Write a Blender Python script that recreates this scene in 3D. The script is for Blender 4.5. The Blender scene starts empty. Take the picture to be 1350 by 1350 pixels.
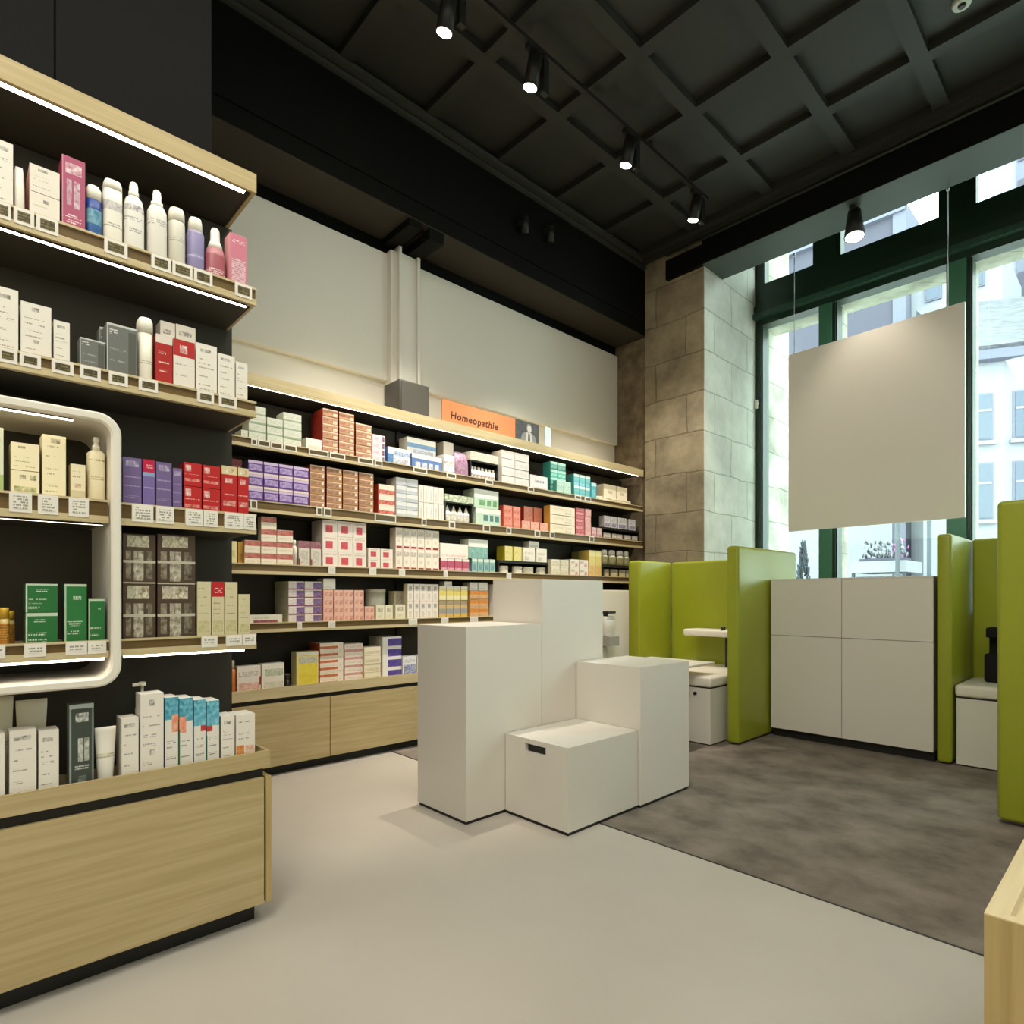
import bpy, bmesh, math, random
from mathutils import Vector, Matrix
random.seed(7)
scn = bpy.context.scene
COL = scn.collection
PI = math.pi

# ---------------------------------------------------------------- materials
def lin(h):
    h = h.lstrip('#')
    c = [int(h[i:i+2], 16)/255 for i in (0, 2, 4)]
    return [(v/12.92 if v <= .04045 else ((v+.055)/1.055)**2.4) for v in c] + [1]
MATS = {}
def newmat(name):
    m = bpy.data.materials.new(name); m.use_nodes = True
    nt = m.node_tree
    return m, nt, nt.nodes['Principled BSDF']
def plain(name, hexc, rough=.5, spec=.5, metal=0.0, noise=0.0, nscale=20., bump=0.0, bscale=200.):
    k = ('p', name)
    if k in MATS: return MATS[k]
    m, nt, b = newmat(name)
    c = lin(hexc)
    b.inputs['Base Color'].default_value = c
    b.inputs['Roughness'].default_value = rough
    b.inputs['Metallic'].default_value = metal
    b.inputs['Specular IOR Level'].default_value = spec
    if noise or bump:
        tc = nt.nodes.new('ShaderNodeTexCoord')
    if noise:
        n = nt.nodes.new('ShaderNodeTexNoise'); n.inputs['Scale'].default_value = nscale; n.inputs['Detail'].default_value = 5
        nt.links.new(tc.outputs['Object'], n.inputs['Vector'])
        r = nt.nodes.new('ShaderNodeMapRange'); r.inputs[1].default_value = .3; r.inputs[2].default_value = .7
        r.inputs[3].default_value = 1-noise; r.inputs[4].default_value = 1+noise
        nt.links.new(n.outputs['Fac'], r.inputs[0])
        mx = nt.nodes.new('ShaderNodeVectorMath'); mx.operation = 'SCALE'; mx.inputs[0].default_value = c[:3]
        nt.links.new(r.outputs[0], mx.inputs['Scale']); nt.links.new(mx.outputs[0], b.inputs['Base Color'])
    if bump:
        n2 = nt.nodes.new('ShaderNodeTexNoise'); n2.inputs['Scale'].default_value = bscale
        nt.links.new(tc.outputs['Object'], n2.inputs['Vector'])
        bp = nt.nodes.new('ShaderNodeBump'); bp.inputs['Strength'].default_value = bump; bp.inputs['Distance'].default_value = .004
        nt.links.new(n2.outputs['Fac'], bp.inputs['Height']); nt.links.new(bp.outputs[0], b.inputs['Normal'])
    MATS[k] = m
    return m
def emit(name, hexc, strength):
    k = ('e', name)
    if k in MATS: return MATS[k]
    m, nt, b = newmat(name)
    b.inputs['Base Color'].default_value = (0.8, .8, .8, 1)
    b.inputs['Emission Color'].default_value = lin(hexc)
    b.inputs['Emission Strength'].default_value = strength
    MATS[k] = m
    return m
def wood(name, hexa, hexb, axis='Y', rough=.45):
    k = ('w', name)
    if k in MATS: return MATS[k]
    m, nt, b = newmat(name)
    tc = nt.nodes.new('ShaderNodeTexCoord'); mp = nt.nodes.new('ShaderNodeMapping')
    s = {'Y': (60, 2.2, 60), 'X': (2.2, 60, 60), 'Z': (60, 60, 2.2)}[axis]
    mp.inputs['Scale'].default_value = s
    nt.links.new(tc.outputs['Object'], mp.inputs['Vector'])
    n = nt.nodes.new('ShaderNodeTexNoise'); n.inputs['Scale'].default_value = 1; n.inputs['Detail'].default_value = 6; n.inputs['Distortion'].default_value = .4
    nt.links.new(mp.outputs[0], n.inputs['Vector'])
    r = nt.nodes.new('ShaderNodeValToRGB')
    r.color_ramp.elements[0].position = .35; r.color_ramp.elements[0].color = lin(hexa)
    r.color_ramp.elements[1].position = .68; r.color_ramp.elements[1].color = lin(hexb)
    nt.links.new(n.outputs['Fac'], r.inputs[0]); nt.links.new(r.outputs[0], b.inputs['Base Color'])
    b.inputs['Roughness'].default_value = rough
    MATS[k] = m
    return m
def rowtext(base, ink, lineh, freq, fill, name):
    """rows of small printed words: line rows along Z, broken into words along Y"""
    m, nt, b = newmat(name); N = nt.nodes.new; Lk = nt.links.new
    tc = N('ShaderNodeTexCoord'); sp = N('ShaderNodeSeparateXYZ'); Lk(tc.outputs['Object'], sp.inputs[0])
    def mth(op, a, bv=None):
        n = N('ShaderNodeMath'); n.operation = op
        for k, v in enumerate((a, bv)):
            if v is None: continue
            if isinstance(v, (int, float)): n.inputs[k].default_value = v
            else: Lk(v, n.inputs[k])
        return n.outputs[0]
    zr = mth('DIVIDE', sp.outputs[2], lineh); row = mth('FLOOR', zr); fz = mth('FRACT', zr)
    inrow = mth('LESS_THAN', fz, .58)
    cb = N('ShaderNodeCombineXYZ'); Lk(mth('MULTIPLY', sp.outputs[1], freq), cb.inputs[0]); Lk(mth('MULTIPLY', row, 5.37), cb.inputs[1])
    n1 = N('ShaderNodeTexNoise'); n1.inputs['Scale'].default_value = 1; n1.inputs['Detail'].default_value = 1; Lk(cb.outputs[0], n1.inputs['Vector'])
    cb2 = N('ShaderNodeCombineXYZ'); Lk(mth('MULTIPLY', sp.outputs[1], freq*.16), cb2.inputs[0]); Lk(mth('MULTIPLY', row, 3.1), cb2.inputs[1])
    n2 = N('ShaderNodeTexNoise'); n2.inputs['Scale'].default_value = 1; n2.inputs['Detail'].default_value = 0; Lk(cb2.outputs[0], n2.inputs['Vector'])
    a = mth('MULTIPLY', mth('GREATER_THAN', n1.outputs['Fac'], .44), mth('GREATER_THAN', n2.outputs['Fac'], fill))
    f = mth('MULTIPLY', mth('MULTIPLY', a, inrow), .8)
    mx = N('ShaderNodeMix'); mx.data_type = 'RGBA'; mx.inputs[6].default_value = lin(base); mx.inputs[7].default_value = lin(ink)
    Lk(f, mx.inputs[0]); Lk(mx.outputs[2], b.inputs['Base Color']); b.inputs['Roughness'].default_value = .45
    return m
def textmat(base, ink):
    k = ('t', base, ink)
    if k not in MATS: MATS[k] = rowtext(base, ink, .0075, 420, .42, 'printing')
    return MATS[k]
def tagmat(base, ink):
    k = ('g', base, ink)
    if k not in MATS: MATS[k] = rowtext(base, ink, .0085, 300, .36, 'price_tag_print')
    return MATS[k]
def pat(base, ink, sc=(1, 75, 55), lo=.3, hi=.7):
    """soft irregular printed picture area"""
    k = ('a', base, ink, sc)
    if k in MATS: return MATS[k]
    m, nt, b = newmat('printed_picture')
    tc = nt.nodes.new('ShaderNodeTexCoord'); mp = nt.nodes.new('ShaderNodeMapping')
    mp.inputs['Scale'].default_value = sc
    nt.links.new(tc.outputs['Object'], mp.inputs['Vector'])
    n = nt.nodes.new('ShaderNodeTexNoise'); n.inputs['Scale'].default_value = 1; n.inputs['Detail'].default_value = 4; n.inputs['Distortion'].default_value = .6
    nt.links.new(mp.outputs[0], n.inputs['Vector'])
    r = nt.nodes.new('ShaderNodeValToRGB')
    r.color_ramp.elements[0].position = lo; r.color_ramp.elements[0].color = lin(base)
    r.color_ramp.elements[1].position = hi; r.color_ramp.elements[1].color = lin(ink)
    nt.links.new(n.outputs['Fac'], r.inputs[0]); nt.links.new(r.outputs[0], b.inputs['Base Color'])
    b.inputs['Roughness'].default_value = .45
    MATS[k] = m
    return m
def card(h): return plain('card_'+h, h, .42)
def getm(c):
    if isinstance(c, bpy.types.Material): return c
    if isinstance(c, str): return card(c)
    if c[0] == 'T': return textmat(c[1], c[2])
    if c[0] == 'A': return pat(c[1], c[2])
    if c[0] == 'S': return pat(c[1], c[2], (1, 25, 160))
    return c

# ---------------------------------------------------------------- mesh helpers
def led_box(x0, x1, y0, y1, z0, z1, glow, faces='B'):
    mb = MB(); mb.box(x0, x1, y0, y1, z0, z1, M['dark'])
    mb.bm.faces.ensure_lookup_table(); k = mb.mi(glow)
    for f in mb.bm.faces:
        f.normal_update(); c = f.calc_center_median()
        if 'B' in faces and abs(c.z-z0) < 1e-5: f.material_index = k
        if 'F' in faces and abs(c.x-x1) < 1e-5: f.material_index = k
        if 'T' in faces and abs(c.z-z1) < 1e-5: f.material_index = k
    return mb
class MB:
    def __init__(s): s.bm = bmesh.new(); s.mats = []
    def mi(s, m):
        if m not in s.mats: s.mats.append(m)
        return s.mats.index(m)
    def box(s, x0, x1, y0, y1, z0, z1, m, bevel=0, seg=2):
        k = s.mi(m); bm = s.bm if not bevel else bmesh.new()
        v = [bm.verts.new((x, y, z)) for x in (x0, x1) for y in (y0, y1) for z in (z0, z1)]
        for q in ((0, 1, 3, 2), (4, 6, 7, 5), (0, 4, 5, 1), (2, 3, 7, 6), (0, 2, 6, 4), (1, 5, 7, 3)):
            f = bm.faces.new([v[i] for i in q]); f.material_index = k
        if bevel:
            bmesh.ops.bevel(bm, geom=bm.edges[:], offset=bevel, segments=seg, affect='EDGES', profile=.5)
            for f in bm.faces: f.material_index = k; f.smooth = True
            me = bpy.data.meshes.new('t'); bm.to_mesh(me); bm.free(); s.bm.from_mesh(me); bpy.data.meshes.remove(me)
        return s
    def quad(s, pts, m):
        f = s.bm.faces.new([s.bm.verts.new(p) for p in pts]); f.material_index = s.mi(m); return s
    def poly_prism(s, pts, axis, a, b, m):
        """pts 2d, extruded along axis ('X': pts=(y,z), 'Y': pts=(x,z), 'Z': pts=(x,y))"""
        k = s.mi(m)
        def P(p, t): return {'X': (t, p[0], p[1]), 'Y': (p[0], t, p[1]), 'Z': (p[0], p[1], t)}[axis]
        A = [s.bm.verts.new(P(p, a)) for p in pts]; B = [s.bm.verts.new(P(p, b)) for p in pts]
        n = len(pts); fs = [s.bm.faces.new(A[::-1]), s.bm.faces.new(B)]
        for i in range(n): fs.append(s.bm.faces.new((A[i], A[(i+1) % n], B[(i+1) % n], B[i])))
        for f in fs: f.material_index = k
        return s
    def tube(s, p, q, r, m, n=12, r2=None):
        k = s.mi(m); p = Vector(p); q = Vector(q); d = (q-p).normalized()
        u = d.orthogonal().normalized(); w = d.cross(u); r2 = r if r2 is None else r2
        A = [s.bm.verts.new(p+(u*math.cos(2*PI*i/n)+w*math.sin(2*PI*i/n))*r) for i in range(n)]
        B = [s.bm.verts.new(q+(u*math.cos(2*PI*i/n)+w*math.sin(2*PI*i/n))*r2) for i in range(n)]
        for i in range(n):
            f = s.bm.faces.new((A[i], A[(i+1) % n], B[(i+1) % n], B[i])); f.smooth = True; f.material_index = k
        f = s.bm.faces.new(A[::-1]); f.material_index = k; f = s.bm.faces.new(B); f.material_index = k
        return s
    def loft(s, rings, e=2.0, n=24, center=(0, 0), caps=True):
        """rings: (z, rx, ry, material of the band above[, dx])"""
        prev = None; first = None
        for r in rings:
            z, rx, ry, m = r[:4]; dx = r[4] if len(r) > 4 else 0
            cur = []
            for i in range(n):
                a = 2*PI*i/n; c, t = math.cos(a), math.sin(a)
                cur.append(s.bm.verts.new((center[0]+dx+rx*math.copysign(abs(c)**(2/e), c), center[1]+ry*math.copysign(abs(t)**(2/e), t), z)))
            if prev:
                k = s.mi(pm)
                for i in range(n):
                    f = s.bm.faces.new((prev[i], prev[(i+1) % n], cur[(i+1) % n], cur[i])); f.smooth = True; f.material_index = k
            else: first = (cur, m)
            prev = cur; pm = m
        if caps:
            f = s.bm.faces.new(first[0][::-1]); f.material_index = s.mi(first[1])
            f = s.bm.faces.new(prev); f.material_index = s.mi(pm)
        return s
    def mesh(s, name):
        bmesh.ops.recalc_face_normals(s.bm, faces=s.bm.faces[:])
        me = bpy.data.meshes.new(name)
        for m in s.mats: me.materials.append(m)
        s.bm.to_mesh(me); s.bm.free()
        return me
    def build(s, name, parent=None, loc=(0, 0, 0), label=None):
        o = bpy.data.objects.new(name, s.mesh(name)); COL.objects.link(o); o.location = loc
        if parent: o.parent = parent
        if label: o['label'] = label
        return o
def empty(name, loc=(0, 0, 0), rz=0):
    o = bpy.data.objects.new(name, None); COL.objects.link(o); o.location = loc; o.rotation_euler = (0, 0, rz)
    o.empty_display_size = .05
    return o
def tag(o, label=None, cat=None, group=None, kind=None):
    if label: o['label'] = label
    if cat: o['category'] = cat
    if group: o['group'] = group
    if kind: o['kind'] = kind
    return o
def struct(name, mb): return tag(mb.build(name), kind='structure')
def child(mb, name, parent, label=None):
    """mesh made in world coordinates, parented to an Empty placed anywhere (no rotation)"""
    o = mb.build(name, parent, label=label)
    p = parent; off = Vector((0, 0, 0))
    while p is not None: off += p.location; p = p.parent
    o.location = -off
    return o

M = dict(
    oak=wood('oak', '#AD9A6C', '#BDAA80'), oak_light=wood('oak_light', '#BCAC82', '#CBBB94'),
    oak_rail=wood('oak_rail', '#5A4620', '#70582C'), oak_tray=wood('oak_tray', '#D2BE8E', '#DECB9E', 'Y', .35),
    oak_end=wood('oak_end', '#AD9660', '#BDA672', 'Z'),
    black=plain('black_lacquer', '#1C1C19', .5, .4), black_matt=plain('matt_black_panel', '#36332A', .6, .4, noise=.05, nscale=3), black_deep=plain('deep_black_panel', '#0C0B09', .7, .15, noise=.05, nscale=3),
    ceil=plain('ceiling_paint', '#2B2C28', .6, .4, noise=.06, nscale=2), ceil_dark=plain('beam_paint', '#0D0E0B', .7, .12, noise=.05, nscale=2),
    ceil_brown=plain('beam_soffit_paint', '#3B3730', .7, .2, noise=.05, nscale=2), ceil_line=plain('moulding_paint', '#3C3D37', .6, .3),
    soff=plain('soffit_paint', '#38403A', .55, .4, noise=.05, nscale=2),
    white=plain('white_laminate', '#DAD5CB', .38, .4), whitew=plain('white_wall_paint', '#DDDACF', .7, .3), cream=plain('cream_panel', '#F3EDDC', .45, .3),
    frame=plain('white_lacquer', '#E4DFD3', .3, .5),
    pvc=plain('white_plastic', '#E6E2D8', .35), grey=plain('grey_box', '#4B4946', .6), seat=plain('white_leather', '#E4DDD0', .35, .5, bump=.05, bscale=60),
    green=plain('green_leather', '#949C27', .34, .5, noise=.03, nscale=4, bump=.06, bscale=150),
    wgreen=plain('dark_green_frame', '#1A3023', .35, .5), wgreen2=plain('green_frame_inner', '#2C4A3A', .35, .5), wgreen_lit=plain('green_mullion_lit', '#3E6E56', .35, .5),
    steel=plain('steel', '#A9ABA8', .3, .5, 1.0), dark=plain('dark_plastic', '#191917', .4), tyre=plain('black_cloth', '#1A1A19', .8, .2, bump=.3, bscale=80),
)
LED = emit('led_strip', '#FFF1DC', 9.0)
LED2 = emit('led_strip_bright', '#FFF3E0', 14.0)

def floor_mat():
    m, nt, b = newmat('poured_floor')
    tc = nt.nodes.new('ShaderNodeTexCoord'); n = nt.nodes.new('ShaderNodeTexNoise'); n.inputs['Scale'].default_value = 1.6; n.inputs['Detail'].default_value = 8
    nt.links.new(tc.outputs['Object'], n.inputs['Vector'])
    r = nt.nodes.new('ShaderNodeValToRGB'); r.color_ramp.elements[0].position = .3; r.color_ramp.elements[0].color = lin('#B2ABA0')
    r.color_ramp.elements[1].position = .7; r.color_ramp.elements[1].color = lin('#BBB4A9')
    nt.links.new(n.outputs['Fac'], r.inputs[0]); nt.links.new(r.outputs[0], b.inputs['Base Color'])
    b.inputs['Roughness'].default_value = .38; b.inputs['Specular IOR Level'].default_value = .4
    return m
def carpet_mat():
    m, nt, b = newmat('carpet_pile')
    tc = nt.nodes.new('ShaderNodeTexCoord'); n = nt.nodes.new('ShaderNodeTexNoise'); n.inputs['Scale'].default_value = 3.0; n.inputs['Detail'].default_value = 5; n.inputs['Roughness'].default_value = .6
    mp = nt.nodes.new('ShaderNodeMapping'); mp.inputs['Scale'].default_value = (1.2, 1.3, 1)
    nt.links.new(tc.outputs['Object'], mp.inputs['Vector']); nt.links.new(mp.outputs[0], n.inputs['Vector'])
    r = nt.nodes.new('ShaderNodeValToRGB'); r.color_ramp.elements[0].position = .36; r.color_ramp.elements[0].color = lin('#6A6259')
    r.color_ramp.elements[1].position = .66; r.color_ramp.elements[1].color = lin('#8C8277')
    e = r.color_ramp.elements.new(.5); e.color = lin('#7C7369')
    nt.links.new(n.outputs['Fac'], r.inputs[0])
    f = nt.nodes.new('ShaderNodeTexNoise'); f.inputs['Scale'].default_value = 260
    nt.links.new(tc.outputs['Object'], f.inputs['Vector'])
    mx = nt.nodes.new('ShaderNodeMix'); mx.data_type = 'RGBA'; mx.blend_type = 'OVERLAY'; mx.inputs[0].default_value = .35
    nt.links.new(r.outputs[0], mx.inputs[6]); nt.links.new(f.outputs['Fac'], mx.inputs[7]); nt.links.new(mx.outputs[2], b.inputs['Base Color'])
    bp = nt.nodes.new('ShaderNodeBump'); bp.inputs['Strength'].default_value = .5; bp.inputs['Distance'].default_value = .006
    nt.links.new(f.outputs['Fac'], bp.inputs['Height']); nt.links.new(bp.outputs[0], b.inputs['Normal'])
    b.inputs['Roughness'].default_value = .95; b.inputs['Specular IOR Level'].default_value = .1
    return m
def stone_mat(name, c0, c1, c2, rough_scale=1.0, joints=True, lo=.5, hi=1.2):
    m, nt, b = newmat(name)
    tc = nt.nodes.new('ShaderNodeTexCoord'); sp = nt.nodes.new('ShaderNodeSeparateXYZ'); nt.links.new(tc.outputs['Object'], sp.inputs[0])
    ad = nt.nodes.new('ShaderNodeMath'); ad.operation = 'SUBTRACT'; nt.links.new(sp.outputs[0], ad.inputs[0]); nt.links.new(sp.outputs[1], ad.inputs[1])
    cb = nt.nodes.new('ShaderNodeCombineXYZ'); nt.links.new(ad.outputs[0], cb.inputs[0]); nt.links.new(sp.outputs[2], cb.inputs[1])
    br = nt.nodes.new('ShaderNodeTexBrick'); br.inputs['Scale'].default_value = 1.0
    br.inputs['Brick Width'].default_value = .78; br.inputs['Row Height'].default_value = .43
    br.inputs['Mortar Size'].default_value = .009; br.inputs['Mortar Smooth'].default_value = .4; br.inputs['Bias'].default_value = 0
    br.inputs['Color1'].default_value = lin(c0); br.inputs['Color2'].default_value = lin(c1); br.inputs['Mortar'].default_value = lin(c2)
    wn = nt.nodes.new('ShaderNodeTexNoise'); wn.inputs['Scale'].default_value = 2.2; nt.links.new(tc.outputs['Object'], wn.inputs['Vector'])
    ws = nt.nodes.new('ShaderNodeVectorMath'); ws.operation = 'SCALE'; ws.inputs['Scale'].default_value = .07
    nt.links.new(wn.outputs['Color'], ws.inputs[0])
    wa = nt.nodes.new('ShaderNodeVectorMath'); nt.links.new(cb.outputs[0], wa.inputs[0]); nt.links.new(ws.outputs[0], wa.inputs[1])
    nt.links.new(wa.outputs[0], br.inputs['Vector'])
    n = nt.nodes.new('ShaderNodeTexNoise'); n.inputs['Scale'].default_value = 2.6*rough_scale; n.inputs['Detail'].default_value = 10; n.inputs['Roughness'].default_value = .65
    nt.links.new(tc.outputs['Object'], n.inputs['Vector'])
    r = nt.nodes.new('ShaderNodeMapRange'); r.inputs[1].default_value = .32; r.inputs[2].default_value = .68; r.inputs[3].default_value = lo; r.inputs[4].default_value = hi
    nt.links.new(n.outputs['Fac'], r.inputs[0])
    mx = nt.nodes.new('ShaderNodeVectorMath'); mx.operation = 'SCALE'
    if joints: nt.links.new(br.outputs['Color'], mx.inputs[0])
    else: mx.inputs[0].default_value = lin(c0)[:3]
    nt.links.new(r.outputs[0], mx.inputs['Scale']); nt.links.new(mx.outputs[0], b.inputs['Base Color'])
    b.inputs['Roughness'].default_value = .85; b.inputs['Specular IOR Level'].default_value = .2
    bp = nt.nodes.new('ShaderNodeBump'); bp.inputs['Strength'].default_value = .5 if joints else .9; bp.inputs['Distance'].default_value = .02
    if joints:
        sb = nt.nodes.new('ShaderNodeMath'); sb.operation = 'SUBTRACT'; nt.links.new(n.outputs['Fac'], sb.inputs[0]); nt.links.new(br.outputs['Fac'], sb.inputs[1])
        nt.links.new(sb.outputs[0], bp.inputs['Height'])
    else: nt.links.new(n.outputs['Fac'], bp.inputs['Height'])
    nt.links.new(bp.outputs[0], b.inputs['Normal'])
    return m
def glass_mat():
    m = bpy.data.materials.new('window_glass'); m.use_nodes = True; nt = m.node_tree; nt.nodes.clear()
    o = nt.nodes.new('ShaderNodeOutputMaterial'); mx = nt.nodes.new('ShaderNodeMixShader'); t = nt.nodes.new('ShaderNodeBsdfTransparent'); g = nt.nodes.new('ShaderNodeBsdfGlossy')
    t.inputs[0].default_value = (.86, .98, .91, 1); g.inputs['Roughness'].default_value = .02
    mx.inputs[0].default_value = .06
    nt.links.new(t.outputs[0], mx.inputs[1]); nt.links.new(g.outputs[0], mx.inputs[2]); nt.links.new(mx.outputs[0], o.inputs[0])
    return m
def clear_mat(name, tint, mixf=.35):
    k = ('c', name)
    if k in MATS: return MATS[k]
    m, nt, b = newmat(name)
    b.inputs['Base Color'].default_value = lin(tint); b.inputs['Roughness'].default_value = .15
    b.inputs['Transmission Weight'].default_value = mixf
    MATS[k] = m
    return m
M['floor'] = floor_mat(); M['carpet'] = carpet_mat()
M['stone'] = stone_mat('ashlar_stone', '#A89C83', '#9C9078', '#8A7E68', lo=.55, hi=1.2)
M['rough'] = stone_mat('rough_masonry', '#7E705A', '#6E614B', '#55492F', 2.6, False)
M['stone_out'] = stone_mat('outside_stone', '#C9C6BA', '#BDBAAC', '#9C998C')
M['glass'] = glass_mat(); M['stone_light'] = stone_mat('pale_reveal_stone', '#D6D6CC', '#CFCFC6', '#B4B4AA', lo=.8, hi=1.1)

# ================================================================ SETTING
FL = -3.2
struct('floor', MB().box(-4.5, 3.2, -3.2, 2.525, -.06, 0, M['floor']).box(-4.5, -4.06, 2.525, 5.955, -.06, 0, M['floor']).box(-4.03, 3.2, 5.89, 7.1, -.06, -.001, M['floor']))
cp = MB(); cp.box(-4.06, 3.2, 2.537, 5.89, -.06, 0, M['carpet'])
tag(cp.build('carpet'), 'dark grey mottled carpet laid in front of the window and green booths', 'carpet')
struct('trim_1', MB().box(-4.06, 3.2, 2.525, 2.537, -.06, .001, M['black']))

# left partition with dark panels (the left shelving stands against it)
pw = MB(); pw.box(-3.1, -2.80, -3.2, .842, 0, 5.0, M['black_deep'])
struct('wall_left', pw)
struct('trim_2', MB().box(-2.80, -2.785, -3.2, .297, 2.76, 4.99, M['black_deep']).box(-2.80, -2.785, .304, .842, 2.76, 4.99, M['black_deep']))
# long wall behind the rear shelving
wb = MB(); wb.box(-4.62, -4.5, -3.2, 5.95, 0, 4.1, M['whitew']); wb.box(-4.62, -4.49, -3.2, 5.95, 4.1, 4.23, M['ceil_dark'])
struct('wall_back', wb)
# raised white wall panels with the pilaster between them
struct('trim_3', MB().box(-4.5, -4.45, -1.0, 2.74, 3.03, 4.1, M['whitew']).box(-4.5, -4.45, 3.03, 5.94, 3.03, 4.1, M['whitew']))
pl = MB(); pl.box(-4.5, -4.40, 2.742, 2.80, 2.67, 4.12, M['whitew']); pl.box(-4.5, -4.36, 2.80, 2.825, 2.67, 4.215, M['whitew'])
pl.box(-4.5, -4.385, 2.825, 2.985, 2.67, 4.12, M['whitew']); pl.box(-4.5, -4.36, 2.985, 3.012, 2.67, 4.2, M['whitew'])
struct('trim_4', pl)
# dark beam above the shelving wall, with a moulding and a corbel rib
bmx = MB(); bmx.box(-4.62, -4.05, -3.2, 5.954, 4.225, 4.97, M['ceil_dark']); bmx.box(-4.05, -4.036, -3.2, 5.899, 4.36, 4.42, M['ceil_dark']); bmx.box(-4.485, -4.053, -3.2, 5.954, 4.219, 4.225, M['ceil_brown'])
struct('trim_5', bmx)
struct('trim_6', MB().box(-4.485, -4.06, 2.70, 2.82, 4.16, 4.218, M['ceil_dark']).box(-4.485, -4.06, 2.9, 3.04, 4.13, 4.218, M['ceil_dark']).box(-4.485, -4.12, 2.85, 2.88, 4.18, 4.218, M['ceil_dark']))
struct('trim_7', MB().box(-4.62, -4.015, -3.2, 5.899, 4.97, 5.0, M['ceil_line']).box(-4.62, -4.03, -3.2, 5.899, 5.0, 5.02, M['ceil_dark']).box(-4.62, -3.97, -3.2, 5.899, 5.02, 5.06, M['ceil_line']))
# stone pillar and rough masonry next to it
struct('wall_pillar', MB().box(-4.03, -3.29, 5.9, 7.6, 0, 5.85, M['stone']))
struct('trim_10', MB().box(-3.29, -3.284, 5.902, 7.115, 0, 4.716, M['stone_light']).box(-3.29, -3.284, 6.302, 7.115, 4.716, 5.79, M['stone_light']))
struct('wall_masonry', MB().box(-4.62, -4.03, 5.955, 6.4, 0, 5.85, M['rough']))
# coffered ceiling
cl = MB(); cl.box(-4.7, 3.2, -3.2, 5.9, 5.11, 5.2, M['ceil'])
xs = [-3.31+.0, -2.53, -1.82, -1.15, -.47, .22, .92, 1.62, 2.32]
ys = [-2.35, -1.61, -.87, -.13, .61, 1.36, 2.10, 2.845, 3.61, 4.365, 5.12]
for x in xs: cl.box(x-.055, x+.055, -3.2, 5.8, 5.05, 5.12, M['ceil'])
for y in ys: cl.box(-4.0, 3.2, y-.05, y+.05, 5.0505, 5.12, M['ceil'])
struct('ceiling', cl)
# window beam: dark face, grey soffit
sb = MB(); sb.box(-3.725, -3.285, 5.85, 5.899, 4.72, 4.93, M['ceil_dark'])
sb.box(-3.285, 3.2, 5.85, 6.3, 4.72, 5.85, M['ceil_dark'])
sb.box(-3.285, 3.2, 5.853, 6.298, 4.7165, 4.72, M['soff'])
struct('trim_8', sb)
struct('trim_9', MB().box(-3.98, 3.2, 5.79, 5.85, 4.99, 5.11, M['ceil']).box(-3.98, 3.2, 5.72, 5.79, 5.03, 5.11, M['ceil']))
pp = MB(); pp.tube((-3.7, 5.825, 4.965), (3.2, 5.825, 4.965), .012, M['soff'])
struct('trim_11', pp)
struct('wall_right', MB().box(3.2, 3.35, -3.2, 7.6, 0, 5.85, M['whitew']))
struct('wall_front', MB().box(-5, 3.35, -3.35, -3.2, 0, 5.3, M['whitew']))
struct('wall_far_left', MB().box(-5, -4.62, -3.2, 6.4, 0, 5.3, M['whitew']))
struct('ceiling_niche', MB().box(-3.29, 3.2, 6.3, 7.26, 5.8, 5.9, M['ceil_dark']))

# ---------------------------------------------------------------- window
win = tag(empty('window_1', (-1, 7.2, 0)), kind='structure')
wf = MB()
g = M['wgreen']
wf.box(-3.288, -3.22, 7.12, 7.24, .95, 5.79, g)
for a, b in ((-2.569, -2.397), (-1.391, -1.198), (.02, .2), (1.2, 1.38), (2.38, 2.56)):
    wf.box(a, b, 7.12, 7.26, .95, 5.79, g); wf.box(a+.012, b-.03, 7.09, 7.12, .95, 4.43, M['wgreen_lit'])  # lighter green on the mullion fronts paints in reflected light
wf.box(-3.22, 3.2, 7.1, 7.26, 4.43, 4.915, g); wf.box(-3.22, 3.2, 7.1, 7.26, .95, 1.05, g)
wf.box(-3.288, 3.2, 7.03, 7.1, 4.50, 4.56, M['wgreen2']); wf.box(-3.288, 3.2, 7.06, 7.1, 4.56, 4.66, g)
for a, b in ((-3.22, -2.569), (-2.397, -1.391), (-1.198, .02), (.2, 1.2), (1.38, 2.38)):
    wf.box(a, a+.012, 7.14, 7.3, 1.05, 4.43, g)
child(wf, 'window_frame', win)
uf = MB()
for a, b in ((-3.22, -3.185), (-2.635, -2.569), (-2.397, -2.346), (-1.457, -1.391), (-1.198, -1.159)): uf.box(a, b, 7.13, 7.25, 4.915, 5.79, g)
child(uf, 'upper_frame', win)
for a, b in ((-3.22, -2.569), (-2.397, -1.391), (-1.198, .02), (.2, 1.2), (1.38, 2.38)):
    child(MB().box(a+.012, b, 7.195, 7.201, 1.05, 4.43, M['glass']), 'glass_pane', win)
    child(MB().box(a, b, 7.195, 7.201, 4.915, 5.79, M['glass']), 'glass_pane', win)
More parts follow.
